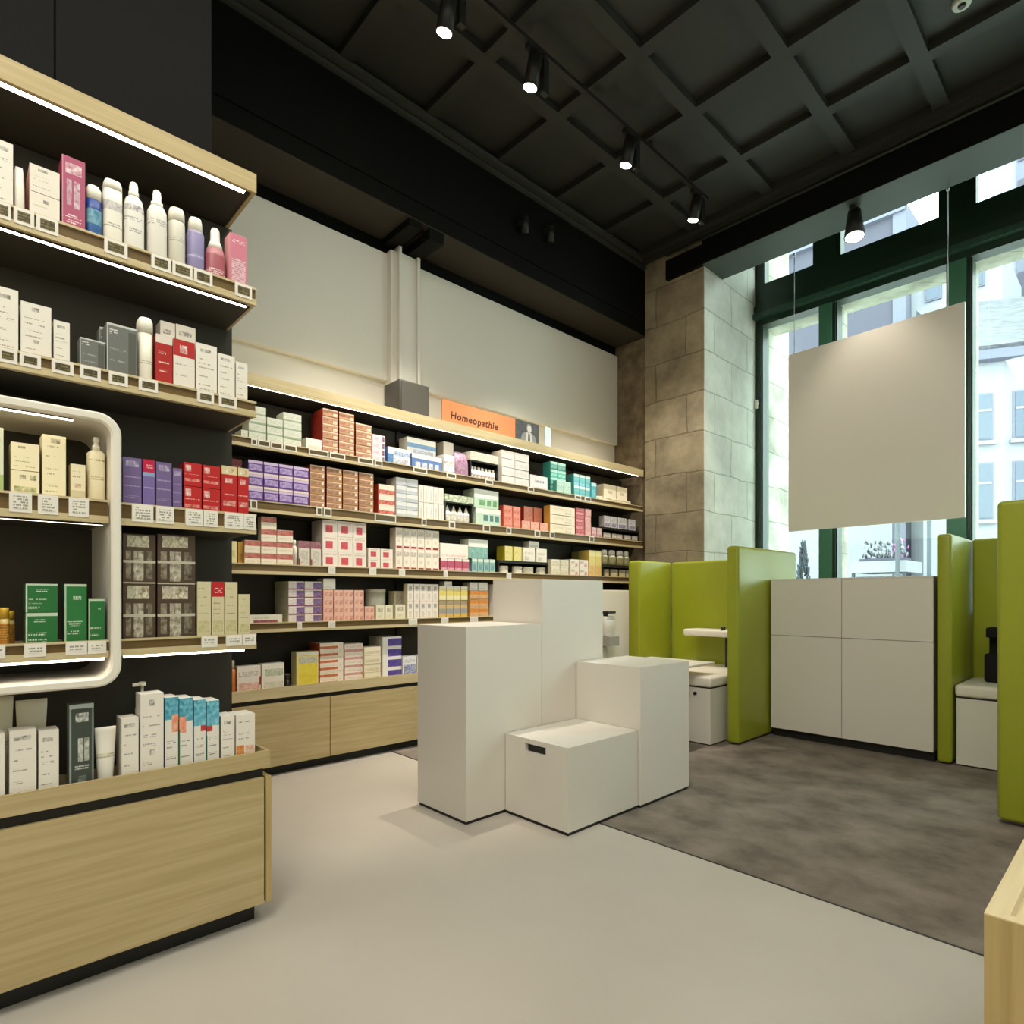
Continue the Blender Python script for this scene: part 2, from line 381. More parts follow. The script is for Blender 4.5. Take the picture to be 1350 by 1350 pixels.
# outside reveals of each opening and the wall below
ow = MB(); so = M['stone_out']
ow.box(-4.2, -3.235, 7.26, 7.95, 0, 6.5, so)
for a, b in ((-2.569, -2.397), (-1.391, -1.198), (.02, .2), (1.2, 1.38)): ow.box(a-.0, b, 7.26, 7.5, .9, 4.44, so)
ow.box(-3.235, 3.3, 7.262, 7.55, 4.44, 4.91, so); ow.box(-3.235, 3.3, 7.262, 7.3, 5.78, 6.6, so)
ow.box(-3.29, 3.3, 7.1, 7.9, 0, .95, so)
struct('wall_window', ow)
for i, (x, y, z, nm) in enumerate(((-3.262, 7.1, 3.5, 'left'), (-1.29, 7.07, 3.03, 'right'))):
    t = empty('window_latch', (x, y, z)); tag(t, 'small white latch on the %s of the two window posts beside hanging panel' % nm, 'latch')
    child(MB().box(x-.012, x+.012, y-.02, y, z-.05, z+.05, M['pvc']), 'latch_plate', t)
    child(MB().box(x-.006, x+.03, y-.032, y-.02, z-.012, z+.012, M['pvc']), 'latch_handle', t)

# ================================================================ LEFT WALL SHELVING
def shelf_piece(parent, y0, y1, xb, xf, zb, zt, tags, led=0, zled=None, ledx=.03, lighttag=False, plaintag=None, name='shelf', ledmat=LED):
    """board with a grooved front edge, price tags and an LED strip as children"""
    mb = MB()
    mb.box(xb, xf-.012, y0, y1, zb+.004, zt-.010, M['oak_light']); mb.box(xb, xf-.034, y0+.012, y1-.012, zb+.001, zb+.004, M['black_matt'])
    mb.box(xf-.012, xf, y0, y1, zb, zb+.022, M['oak_light'])
    mb.box(xf-.012, xf-.0065, y0+.002, y1-.002, zb+.022, zt-.007, M['oak_rail'])
    mb.box(xf-.012, xf, y0, y1, zt-.007, zt, M['oak_light'])
    s = child(mb, name, parent)
    if led:
        l = led_box(xf-ledx-.016, xf-ledx, y0+.01, min(led, y1-.01), zb-(.004 if zled is None else zled), zb, ledmat, 'B' if zled is None else 'BF')
        child(l, 'light_strip', s)
    first = None
    tz0, tz1 = zb+.014, zt-.002
    for (a, b) in tags:
        a, b = max(a, y0+.003), min(b, y1-.002)
        if b-a < .008: continue
        t = MB(); w = b-a; fr = min(.009, w*.2)
        x0 = xf-.0064
        t.box(x0, xf+.002, a, b, tz0, tz1, M['pvc'])
        scr = tagmat('#E6E2D6', '#77756E') if lighttag else tagmat('#463C22', '#7E7348')
        if plaintag: scr = plain('tag_face_'+plaintag, plaintag, .4)
        t.box(xf+.0015, xf+.003, a+fr, b-fr, tz0+.010, tz1-.010, scr)
        child(t, 'price_tag', s, 'white framed shelf price tag')
    return s
UX0, UX1 = -2.57, -2.27
lu = tag(empty('shelving_unit', (-2.5, .2, 0)), 'tall oak shelving with black back panel at the left edge', 'shelving')
child(MB().box(-2.785, UX0, -1.6, .855, .0, 2.69, M['black_matt']), 'back_panel', lu)
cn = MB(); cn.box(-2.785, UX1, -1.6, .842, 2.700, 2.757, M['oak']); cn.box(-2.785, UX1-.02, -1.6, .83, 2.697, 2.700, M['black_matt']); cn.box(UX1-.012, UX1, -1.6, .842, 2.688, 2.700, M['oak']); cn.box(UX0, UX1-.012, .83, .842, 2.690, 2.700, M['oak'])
c = child(cn, 'cornice', lu)
child(led_box(-2.308, -2.287, -1.6, .808, 2.689, 2.697, LED2), 'light_strip', c, 'glowing strip under the cornice')
TAGS = {
 '1': [(0.1122, 0.1423), (0.1491, 0.1959), (0.2012, 0.2537), (0.3702, 0.4329), (0.5009, 0.5579), (0.5634, 0.6249), (0.6306, 0.6894), (0.7662, 0.825)],
 '2': [(0.1138, 0.1576), (0.1628, 0.2119), (0.2372, 0.2911), (0.3073, 0.3606), (0.3821, 0.4339), (0.4647, 0.5195), (0.6403, 0.6944), (0.7111, 0.7715)],
 '3': [(0.4455, 0.5062), (0.515, 0.5682), (0.6032, 0.659), (0.661, 0.707), (0.7299, 0.7927), (0.7953, 0.8386)],
 '4': [(0.6541, 0.7058), (0.7351, 0.7892), (0.7913, 0.8414)],
 '3n': [(0.1377, 0.189), (0.203, 0.2514), (0.2767, 0.3267)],
 '4n': [(0.0949, 0.1293), (0.1716, 0.222), (0.2693, 0.3222), (0.3242, 0.3719)],
 'r1': [(1.467, 1.5061), (1.511, 1.5908), (1.5958, 1.678), (1.6858, 1.7732), (1.8604, 2.0076), (2.0192, 2.1377), (2.242, 2.3691), (2.3821, 2.4478), (2.7311, 2.8632), (3.0629, 3.1589), (3.4889, 3.5783), (4.0172, 4.0986), (4.6925, 4.7877), (4.8483, 4.9468)],
 'r2': [(1.4622, 1.5061), (1.9162, 1.9616), (1.973, 2.0309), (2.3821, 2.5693), (2.8112, 2.8557), (3.0867, 3.1508), (3.4625, 3.5423), (3.7444, 3.8014), (4.1089, 4.1816), (4.32, 4.3854), (4.922, 4.9969)],
 'r3': [(2.0076, 2.0602), (2.3369, 2.3951), (2.5969, 2.6528), (3.0315, 3.0708), (3.7444, 3.8014)],
 'r4': [(1.7786, 1.8111), (2.0076, 2.0602), (2.6882, 2.7673), (3.0081, 3.0787), (3.3161, 3.4015)],
}
shelf_piece(lu, -1.6, .842, UX0, UX1, 2.273, 2.337, TAGS['1'], led=.815, ledx=.02, ledmat=LED2)
shelf_piece(lu, -1.6, .842, UX0, UX1, 1.861, 1.918, TAGS['2'])
shelf_piece(lu, .412, .842, UX0, UX1, 1.430, 1.503, TAGS['3'], lighttag=True)
shelf_piece(lu, .412, .842, UX0, UX1, 1.009, 1.064, TAGS['4'], led=.80, ledx=.004, zled=.007, lighttag=True)
# white rounded frame around the two niche shelves
def rr(y0, y1, z0, z1, r, n=20):
    pts = []
    for cy, cz, a0 in ((y1-r, z1-r, 0), (y0+r, z1-r, PI/2), (y0+r, z0+r, PI), (y1-r, z0+r, 3*PI/2)):
        for i in range(n+1):
            a = a0+PI/2*i/n; pts.append((cy+r*math.cos(a), cz+r*math.sin(a)))
    return pts
def ringframe(outer, inner, xs, m, soft=.006):
    mb = MB(); k = mb.mi(m); n = len(outer)
    def ring(pts, x, d): return [mb.bm.verts.new((x, p[0], p[1])) for p in pts]
    x0, x1 = xs
    loops = [ring(outer, x0, 0), ring(outer, x1-soft, 0)]
    mid = [((o[0]*.8+i[0]*.2), (o[1]*.8+i[1]*.2)) for o, i in zip(outer, inner)]; mid2 = [((o[0]*.2+i[0]*.8), (o[1]*.2+i[1]*.8)) for o, i in zip(outer, inner)]
    loops += [ring(mid, x1, 0), ring(mid2, x1, 0), ring(inner, x1-soft, 0), ring(inner, x0, 0)]
    for a, b in zip(loops, loops[1:]+loops[:1]):
        for i in range(n):
            f = mb.bm.faces.new((a[i], a[(i+1) % n], b[(i+1) % n], b[i])); f.material_index = k
    return mb
fr = tag(empty('lit_niche', (-2.4, -.1, .92)), 'white rounded frame niche set into the left shelving, lit inside', 'niche')
child(ringframe(rr(-.85, .410, .92, 1.770, .065), rr(-.822, .382, .948, 1.742, .042), (UX0+.001, -2.23), M['frame']), 'frame_ring', fr)
child(led_box(-2.275, -2.255, -.7, .289, 1.738, 1.7415, LED2), 'light_strip', fr, 'glowing strip inside the frame top')
shelf_piece(fr, -.82, .379, UX0+.002, -2.25, 1.430, 1.503, TAGS['3n'], led=.37, ledx=.03, lighttag=True, ledmat=emit('led_strip_soft', '#FFF1DC', 4.0))
shelf_piece(fr, -.82, .379, UX0+.002, -2.25, 1.009, 1.064, TAGS['4n'], led=.37, ledx=.004, zled=.007, lighttag=True)

# drawer counter below
dc = tag(empty('drawer_cabinet', (-2.4, .2, 0)), 'low oak drawer cabinet with a tray top under the left shelving', 'cabinet')
child(MB().box(UX0+.001, -2.30, -1.6, .845, 0, .075, M['black']), 'plinth', dc)
child(MB().box(UX0+.001, -2.262, -1.6, .862, .075, .571, M['black']), 'carcass', dc)
child(MB().box(-2.262, -2.24, -1.6, .858, .075, .535, M['oak']), 'drawer_front', dc)
child(MB().box(UX0+.001, -2.2405, .8655, .885, .075, .537, M['oak_end']), 'side_panel', dc)
tt = MB(); tt.box(UX0+.001, -2.24, -1.6, .880, .571, .590, M['oak'])
tt.box(-2.252, -2.24, -1.6, .880, .590, .633, M['oak']); tt.box(UX0+.001, -2.252, .868, .880, .590, .633, M['oak'])
child(tt, 'tray_top', dc)

# ================================================================ REAR SHELVING
RX0, RX1 = -4.36, -4.05
ru = tag(empty('shelving_unit', (-4.2, 3.2, 0)), 'long oak shelving full of medicine cartons along the white wall', 'shelving')
rb = MB(); rb.box(-4.499, RX0, .5, 5.9, 0, 2.58, M['black_matt'])
for y in (2.76, 5.0):
    for z0, z1 in ((.6, .957), (1.03, 1.346), (1.425, 1.755), (1.845, 2.172), (2.245, 2.583)): rb.box(RX0, RX0+.02, y, y+.04, z0, z1, M['black'])
child(rb, 'back_panel', ru)
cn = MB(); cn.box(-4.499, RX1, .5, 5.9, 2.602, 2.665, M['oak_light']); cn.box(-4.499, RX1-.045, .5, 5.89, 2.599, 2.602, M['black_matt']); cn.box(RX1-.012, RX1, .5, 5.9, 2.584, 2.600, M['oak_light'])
c = child(cn, 'cornice', ru)
child(led_box(-4.084, -4.064, .5, 5.84, 2.588, 2.600, LED2, 'BF'), 'light_strip', c, 'glowing strip under the cornice')
child(led_box(-4.44, -4.42, .5, 5.85, 2.665, 2.672, emit('uplight_strip', '#FFE7BE', 5.0), 'T'), 'light_strip', c, 'glowing strip on top of the cornice')
for k, zb, zt, led in (('r1', 2.178, 2.240, 0), ('r2', 1.758, 1.836, 0), ('r3', 1.348, 1.419, 0)):
    shelf_piece(ru, .5, 5.89, RX0+.001, RX1, zb, zt, TAGS[k], led=led, ledx=.05, plaintag='#DAD6CA' if k == 'r3' else '#5A4B28')
shelf_piece(ru, .5, 4.95, RX0+.001, RX1, .961, 1.027, TAGS['r4'], led=0, plaintag='#DAD6CA')
rc = tag(empty('drawer_cabinet', (-4.2, 3.0, 0)), 'long low oak drawer cabinet under the rear medicine shelving', 'cabinet')
child(MB().box(RX0+.001, -4.08, .5, 4.94, 0, .07, M['black']), 'plinth', rc)
child(MB().box(RX0+.001, -4.044, .5, 4.94, .07, .518, M['black']), 'carcass', rc)
sm = [.55, 2.006, 3.46, 4.94]
for a, b in zip(sm, sm[1:]): child(MB().box(-4.044, -4.02, a+.003, b-.003, .066, .488, M['oak']), 'drawer_front', rc)
tt = MB(); tt.box(RX0+.001, -4.02, .5, 4.94, .520, .553, M['oak_light']); tt.box(-4.032, -4.02, .5, 4.94, .553, .592, M['oak_light'])
child(tt, 'tray_top', rc)
# white end cabinet
wc = tag(empty('end_cabinet', (-4.2, 5.4, 0)), 'cream white end cabinet beneath the last rear shelves, beside the green booth', 'cabinet')
child(MB().box(RX0+.001, -4.07, 4.96, 5.89, .06, 1.272, M['cream']), 'carcass', wc)
child(MB().box(-4.07, -4.05, 4.965, 5.885, .06, 1.262, M['cream']), 'door_panel', wc)
child(MB().box(RX0+.001, -4.08, 4.96, 5.89, .0, .06, M['black']), 'plinth', wc)
ds = tag(empty('soap_dispenser', (-4.0, 5.2, .75)), 'white dispenser with dark spout on the cream end cabinet', 'dispenser')
d0 = MB(); d0.box(-4.049, -3.95, 5.06, 5.23, .78, .99, M['pvc'], .012); child(d0, 'body', ds)
child(MB().box(-4.049, -3.93, 5.075, 5.22, 1.02, 1.045, M['dark'], .006).box(-4.03, -3.99, 5.13, 5.16, .985, 1.02, M['dark']), 'spout', ds)
child(MB().box(-4.049, -3.9, 5.055, 5.235, .68, .778, plain('grey_tray', '#A9A69C', .5)), 'drip_tray', ds)

# ---------------------------------------------------------------- things on the rear cornice
sk = tag(empty('loudspeaker', (-4.2, 2.78, 2.666)), 'dark grey box loudspeaker standing on the rear shelving beside the pilaster', 'loudspeaker')
child(MB().box(-4.34, -4.106, 2.64, 2.923, 2.666, 2.932, M['grey'], .004), 'cabinet', sk)
child(MB().box(-4.106, -4.098, 2.652, 2.911, 2.680, 2.918, plain('speaker_cloth', '#56544F', .9, .1, bump=.4, bscale=300)), 'grille', sk)
sg = tag(empty('shelf_sign', (-4.09, 3.6, 2.666)), 'long orange sign reading Homeopathie on top of the rear shelving', 'sign')
ORANGE = plain('orange_board', '#E58B58', .55)
child(MB().box(-4.10, -4.09, 3.045, 3.890, 2.666, 2.858, ORANGE), 'orange_board', sg)
child(MB().box(-4.10, -4.09, 3.8905, 4.205, 2.666, 2.862, pat('#3A3A3B', '#55565A', (1, 30, 30))), 'photo_board', sg)
cu = bpy.data.curves.new('sign_text', 'FONT'); cu.body = 'Homeopathie'; cu.size = .088; cu.extrude = .0006; cu.offset = .0016; cu.shear = .12; cu.space_character = 1.12; cu.align_x = 'LEFT'
to = bpy.data.objects.new('sign_text', cu); COL.objects.link(to)
dg = bpy.context.evaluated_depsgraph_get(); me = bpy.data.meshes.new_from_object(to.evaluated_get(dg)); bpy.data.objects.remove(to)
me.transform(Matrix.Rotation(PI/2, 4, 'Z') @ Matrix.Rotation(PI/2, 4, 'X'))
me.materials.clear(); me.materials.append(plain('sign_ink', '#3A2415', .6))
st = bpy.data.objects.new('lettering', me); COL.objects.link(st); st.parent = sg; st.location = (.0012, 3.13-3.6, .046)
# grey portrait printed on the dark part: head, collar and shoulders of an old man (plain stand-in)
pt = MB(); pw_ = plain('portrait_light', '#C9C8C4', .6); pm_ = plain('portrait_mid', '#8D8C8A', .6)
def disc(mb, cy, cz, ry, rz, x, m, n=18, a0=0, a1=2*PI):
    mb.poly_prism([(cy+ry*math.cos(a0+(a1-a0)*i/n), cz+rz*math.sin(a0+(a1-a0)*i/n)) for i in range(n)], 'X', x, x+.0012, m)
pt.poly_prism([(3.955, 2.668), (4.17, 2.668), (4.155, 2.735), (4.105, 2.765), (4.03, 2.765), (3.98, 2.74)], 'X', -4.0898, -4.0890, pm_)
pt.poly_prism([(4.02, 2.668), (4.12, 2.668), (4.10, 2.762), (4.04, 2.762)], 'X', -4.0889, -4.0882, pw_)
pt.poly_prism([(4.055, 2.668), (4.085, 2.668), (4.08, 2.752), (4.06, 2.752)], 'X', -4.0881, -4.0876, plain('portrait_dark', '#3C3C3E', .6))
disc(pt, 4.07, 2.802, .036, .044, -4.0889, pm_); disc(pt, 4.072, 2.796, .027, .036, -4.0874, pw_)
child(pt, 'portrait', sg)
bc = tag(MB().box(-4.11, -4.10, 4.305, 4.385, 2.666, 2.872, plain('pale_blue_card', '#CFE0EA', .5)).build('blue_card'), 'small upright pale blue card right of the orange sign', 'card')

# ================================================================ DISPLAY CUBES
def cube(x0, x1, y0, y1, h, label, handle=False):
    o = tag(empty('display_cube', ((x0+x1)/2, (y0+y1)/2, 0)), label, 'display block')
    mb = MB(); w = M['white']
    if handle:
        ha, hb, hz0, hz1 = -2.312, -2.160, .372, .416
        mb.box(x0, x1, y0+.03, y1, .018, h, w)
        mb.box(x0, ha, y0, y0+.03, .018, h, w); mb.box(hb, x1, y0, y0+.03, .018, h, w)
        mb.box(ha, hb, y0, y0+.03, .018, hz0, w); mb.box(ha, hb, y0, y0+.03, hz1, h, w)
        child(mb, 'block', o)
        child(MB().box(ha, hb, y0+.024, y0+.03, hz0, hz1, M['dark']), 'grip_recess', o)
    else:
        mb.box(x0, x1, y0, y1, .018, h, w); child(mb, 'block', o)
    child(MB().box(x0+.006, x1-.006, y0+.006, y1-.006, 0, .018, M['black']), 'plinth', o)
cube(-2.914, -2.472, 1.995, 2.563, 1.040, 'tall white display block nearest the left shelving')
cube(-2.905, -2.472, 2.567, 3.140, 1.304, 'tallest white display block standing behind the other blocks')
cube(-2.466, -2.006, 2.272, 2.868, .442, 'lowest white display block with a dark grip slot', True)
cube(-2.466, -1.992, 2.873, 3.392, .797, 'medium white display block on the carpet behind the lowest block')

# ================================================================ GREEN BOOTHS
def padded(name, parent, x0, x1, y0, y1, z0, z1, m=None, bev=.025):
    return child(MB().box(x0, x1, y0, y1, z0, z1, m or M['green'], bev, 4), name, parent)
b1 = tag(empty('booth_screen', (-2.9, 5.3, 0)), 'green padded booth screen left of the white wall cabinet', 'booth screen')
padded('side_panel', b1, -3.54, -3.40, 4.89, 5.46, .01, 1.55); padded('back_panel', b1, -3.40, -2.395, 5.44, 5.54, .01, 1.552)
padded('side_panel', b1, -2.392, -2.289, 4.65, 5.80, .01, 1.612)
b2 = tag(empty('booth_screen', (-1.0, 5.6, 0)), 'green padded booth screen right of the white wall cabinet', 'booth screen')
padded('side_panel', b2, -1.078, -.985, 5.21, 5.955, .01, 1.65); padded('back_panel', b2, -.98, .25, 5.87, 5.96, .01, 1.652)
b3 = tag(tag(MB().box(-.572, .30, 4.06, 4.18, .02, 1.705, M['green'], .025, 4).build('partition_screen'), 'tall green padded panel at the right edge of the photo', 'partition'))
def bench(x0, x1, y0, y1, zt, label, pull=None):
    o = tag(empty('bench', ((x0+x1)/2, (y0+y1)/2, 0)), label, 'bench')
    child(MB().box(x0+.01, x1-.01, y0+.01, y1, .012, zt-.095, M['white']), 'base', o)
    child(MB().box(x0+.025, x1-.025, y0+.025, y1-.01, 0, .012, M['black']), 'plinth', o)
    child(MB().box(x0+.014, x1-.014, y0+.014, y1-.005, zt-.095, zt-.085, M['dark']), 'shadow_gap', o)
    child(MB().box(x0, x1, y0, y1, zt-.085, zt, M['seat'], .022, 4), 'cushion', o)
    if pull: child(MB().tube((pull[0], y0+.012, pull[1]), (pull[0], y0-.008, pull[1]), .014, M['dark']), 'knob', o)
bench(-3.38, -2.43, 4.47, 5.42, .552, 'white bench with knob inside the left green booth', (-2.572, .41))
bench(-.975, -.1, 5.24, 5.85, .574, 'white bench inside the right green booth')
tb = tag(empty('bar_table', (-2.7, 5.3, .55)), 'white bar tabletop on a thin dark pole in the left booth', 'table')
child(MB().box(-3.10, -2.42, 5.16, 5.42, .828, .892, M['frame'], .02, 4), 'tabletop', tb)
child(MB().tube((-2.70, 5.25, .553), (-2.70, 5.25, .83), .012, M['dark']), 'pole', tb)
child(MB().tube((-2.70, 5.19, .889), (-2.70, 5.19, .925), .02, M['dark']), 'cap_knob', tb)
lt = tag(empty('side_table', (-2.8, 4.3, 0)), 'low white table behind the display blocks, before the left bench', 'table')
child(MB().box(-3.15, -2.523, 3.95, 4.712, .632, .652, M['frame'], .004), 'tabletop', lt)
child(MB().box(-2.95, -2.75, 4.1, 4.3, .012, .632, M['white']), 'pedestal', lt)
child(MB().box(-3.0, -2.70, 4.05, 4.35, 0, .012, M['steel']), 'foot_plate', lt)
bg = tag(empty('bag', (-.8, 5.6, .575)), 'black upright bag on the white bench in the right booth', 'bag')
child(MB().box(-.842, -.66, 5.52, 5.70, .9, .975, M['tyre'], .012).box(-.835, -.66, 5.60, 5.72, .575, .93, M['tyre'], .02), 'bag_body', bg)
child(MB().box(-.855, -.76, 5.54, 5.60, .575, .785, M['tyre'], .018), 'front_pocket', bg)
child(MB().box(-.75, -.735, 5.575, 5.599, .6, .88, M['grey'], .004), 'strap', bg)
wcb = tag(empty('door_cabinet', (-1.67, 5.5, 0)), 'wide white four door cabinet between the green booths under the window', 'cabinet')
child(MB().box(-2.268, -1.094, 5.222, 5.80, .075, 1.338, plain('cabinet_gap', '#9A948A', .5)), 'carcass', wcb)
for a, b in ((-2.268, -1.706), (-1.702, -1.094)):
    child(MB().box(a, b-.0, 5.202, 5.221, .075, .868, M['white']), 'door', wcb)
    child(MB().box(a, b-.0, 5.202, 5.221, .872, 1.338, M['white']), 'door', wcb)
child(MB().box(-2.268, -1.094, 5.202, 5.80, 1.339, 1.349, M['white']), 'top_panel', wcb)
child(MB().box(-2.268, -1.094, 5.25, 5.78, 0, .075, M['black']), 'plinth', wcb)

# hanging white panel
hp = tag(empty('hanging_panel', (-1.83, 6.29, 2.77), -math.radians(3.1)), 'large blank white panel hanging on two cables before the window', 'hanging panel')
pb = MB(); pb.box(-.745, .742, -.012, .012, -.905, .905, M['pvc']); pb.build('panel_board', hp)
for x, nm in ((-.69, 'l'), (.62, 'r')):
    cbz = MB(); cbz.tube((x, 0, .905), (x, 0, 1.93), .004, M['steel'], 8); cbz.tube((x, 0, 1.90), (x, 0, 1.93), .011, M['steel'], 10); cbz.build('cable', hp)

# corner counter bottom right
ct = tag(empty('tray_counter', (.3, 1.9, 0)), 'oak counter with recessed tray top at the bottom right corner', 'counter')
cx, cy = -.21, 1.362
child(MB().box(cx+.02, 1.2, cy+.022, 2.5, .03, .595, M['oak_end']).box(cx+.05, 1.15, cy+.05, 2.45, 0, .03, M['black']), 'carcass', ct)
tr = MB(); tr.box(cx+.02, 1.2, cy+.022, 2.5, .595, .612, M['oak_tray']); tr.box(cx, cx+.034, cy, 2.52, .6295, .632, M['oak_tray']); tr.box(cx+.034, 1.22, cy, cy+.024, .6295, .632, M['oak_tray'])
child(tr, 'tray_top', ct)
child(MB().box(cx, cx+.02, cy, 2.52, .03, .6295, M['oak_end']).box(cx+.02, cx+.034, cy+.022, 2.5, .612, .6295, M['oak_tray']).box(cx+.02, 1.22, cy, cy+.022, .03, .6295, M['oak_end']), 'front_panel', ct)

# ================================================================ CEILING LAMPS
SPOTW = 280
BULB = emit('lamp_glow', '#FFF0DA', 30.0)
trk = tag(empty('lamp_track', (-2.92, 1, 4.98)), 'long black lamp track under the ceiling', 'track')
child(MB().box(-2.938, -2.902, -2.5, 5.3, 4.965, 4.995, M['black']), 'rail', trk)
tm = MB()
for y in (-2.3, -.1, 2.1, 4.36): tm.box(-2.925, -2.915, y-.02, y+.02, 4.995, 5.0505, M['black'])
child(tm, 'mounting_clips', trk)
def cyl_dir(mb, p, d, l, r0, r1, m, n=20): mb.tube(p, Vector(p)+Vector(d)*l, r0, m, n, r1)
DROPS = {}
def spotlight(loc, d, label, lit=True, group=None, r=.052, l=.20, drop=.10, power=60, ang=70, box=True):
    x, y, z = loc; d = Vector(d).normalized()
    o = tag(empty('spotlight', loc), label, 'spotlight', group)
    a = MB(); a.box(x-.02, x+.02, y-.07, y+.07, z-.035, z, M['black']); a.tube((x, y, z-.035), (x, y, z-drop), .014, M['black'])
    child(a, 'adapter', o)
    c = Vector((x, y, z-drop)); hb = MB(); cyl_dir(hb, c-d*.05, d, l, r*(.92 if box else .62), r, M['black'])
    child(hb, 'lamp_head', o)
    if box:
        db = MB(); db.box(x-.02, x+.02, y+.075, y+.125, z-.26, z-.02, M['black']); child(db, 'driver_box', o)
    e = c+d*(l-.05)
    lm = MB(); cyl_dir(lm, e, d, .004, r*.86, r*.86, BULB if lit else M['dark']); child(lm, 'lamp_lens', o)
    if lit:
        L = bpy.data.lights.new('spot_beam', 'SPOT'); L.energy = power; L.spot_size = math.radians(ang); L.spot_blend = .6; L.shadow_soft_size = .045; L.color = (1, .90, .76)
        lo = bpy.data.objects.new('spot_beam', L); COL.objects.link(lo); lo.location = e+d*.02; lo.rotation_euler = d.to_track_quat('-Z', 'Y').to_euler()
    return o
names = ['nearest of the four', 'second of the four', 'third of the four', 'farthest of the four']
for (y, nm, dd) in zip((2.22, 2.96, 4.055, 5.10), names, ((-.28, .0, -1), (-.27, -.02, -1), (-.28, .03, -1), (-.26, .06, -1))):
    spotlight((-2.92, y, 4.965), dd, drop=.19 if y < 2.5 else .10, label='lit black track spotlight, %s on the ceiling track' % nm, power=SPOTW, ang=60)
spotlight((-1.86, 6.0, 4.717), (.05, -.13, -1), 'lit black spotlight under the window beam above the hanging panel', drop=.08, power=60, ang=84, r=.085, l=.25, box=False)
for y, z, nm in ((3.90, 4.66, 'left'), (4.25, 4.72, 'right')):
    o = tag(empty('spotlight', (-4.05, y, z)), 'unlit dark spotlight on the long wall beam, %s one of two' % nm, 'spotlight')
    child(MB().box(-4.05, -4.02, y-.03, y+.03, z-.03, z+.03, M['black']).tube((-4.03, y, z), (-3.98, y, z), .012, M['black']), 'bracket', o)
    hb = MB(); cyl_dir(hb, (-3.97, y, z+.04), (-.25, .2, -1), .14, .03, .042, M['black']); child(hb, 'lamp_head', o)
sd = tag(empty('smoke_detector', (-.865, 4.865, 5.11)), 'small pale round smoke detector on the dark coffered ceiling', 'smoke detector')
child(MB().tube((-.865, 4.865, 5.075), (-.865, 4.865, 5.11), .05, plain('detector_plastic', '#B9C2B8', .5), 20, .062), 'housing', sd)
child(MB().tube((-.865, 4.865, 5.062), (-.865, 4.865, 5.075), .018, M['dark'], 14, .024), 'sensor', sd)

# ================================================================ OUTSIDE
WB = plain('street_white_render', '#85858D', .8, .2); WG = plain('street_grey_cladding', '#4E4C58', .8, .2); WD = plain('street_dark_pane', '#485062', .2, .5); WQ = plain('street_pale_stone', '#686877', .8, .2)
ROOF = pat('#55545F', '#25242E', (3, 3, 11))
tag(MB().box(-40, 20, 8.0, 60, -.2, -.05, plain('street_paving', '#B9B8B6', .9, .2)).build('street'), kind='structure')
gb = tag(empty('office_building', (-9.2, 26, 0)), 'grey clad building across the street seen above the hanging panel', 'building')
child(MB().box(-16, -6.72, 26, 34, -.05, 15.8, WG), 'wall', gb)
child(MB().box(-6.72, -6.3, 25.9, 34, -.05, 15.8, WQ), 'corner_pier', gb)
child(MB().box(-16, -6.3, 25.7, 26, 13.95, 14.2, WQ).box(-16, -6.3, 25.8, 26, 15.5, 15.8, WQ), 'cornice_band', gb)
child(MB().box(-16, -6.72, 25.85, 26, -.05, 5.2, WB), 'ground_floor', gb)
w2 = tag(empty('white_building', (-4.2, 27, 0)), 'white building across the street with one visible window', 'building')
child(MB().box(-6.29, -3.6, 26.6, 31, -.05, 13.4, WB), 'wall', w2)
for x in (-5.85, -4.6): 
    wo = child(MB().box(x, x+.52, 26.52, 26.6, 12.1, 13.0, WQ), 'window', w2); child(MB().box(x+.05, x+.47, 26.50, 26.52, 12.15, 12.95, WD), 'pane', wo)
# tiled roof house, facade turned towards the shop
hx, hy, hr = -3.41, 21.19, math.atan2(-.4655, -.885)
hs = tag(empty('townhouse', (hx, hy, 0), hr), 'white townhouse with tiled roof outside the right window', 'building')
def loc(mb, name, par, label=None): return mb.build(name, par, label=label)
# local x = along facade (towards left), local y negative = towards the shop? normal checked below
loc(MB().box(-9, .35, -3.5, 0, -.05, 7.9, WB), 'wall', hs)
loc(MB().box(-9, .5, -.0, .35, 7.75, 8.1, WQ), 'eaves', hs)
rf = MB(); rf.poly_prism([(.4, 8.1), (-3.5, 10.9), (-3.6, 10.8), (.35, 8.0)], 'X', -9, .55, ROOF)
loc(rf, 'roof', hs)
for x0 in (-.36, -1.27, -2.2):
    for z0, z1 in ((5.6, 6.84), (3.4, 4.9), (1.0, 2.6)):
        f = loc(MB().box(x0, x0+.46, 0, .04, z0-.05, z1+.05, WQ), 'window', hs); loc(MB().box(x0+.05, x0+.41, .03, .055, z0, z1, WD).box(x0+.05, x0+.41, .05, .07, (z0*.35+z1*.65)-.03, (z0*.35+z1*.65)+.03, WB), 'pane', f)
        loc(MB().box(x0-.08, x0+.54, 0, .14, z0-.16, z0-.06, WB), 'sill', f)
tb2 = tag(empty('tall_building', (-1.5, 34, 0)), 'tall white building with grey bands rising behind the tiled roof', 'building')
child(MB().box(-5, 8, 34, 42, -.05, 22, WB), 'wall', tb2)
for i, x in enumerate((-3.6, -1.2, 1.2, 3.6)):
    f = child(MB().box(x-.5, x+.5, 33.9, 34, 2, 21.5, WQ), 'window_strip', tb2)
    for z in range(4, 21, 2): child(MB().box(x-.45, x+.45, 33.85, 33.9, z, z+1.2, WG), 'pane', f)
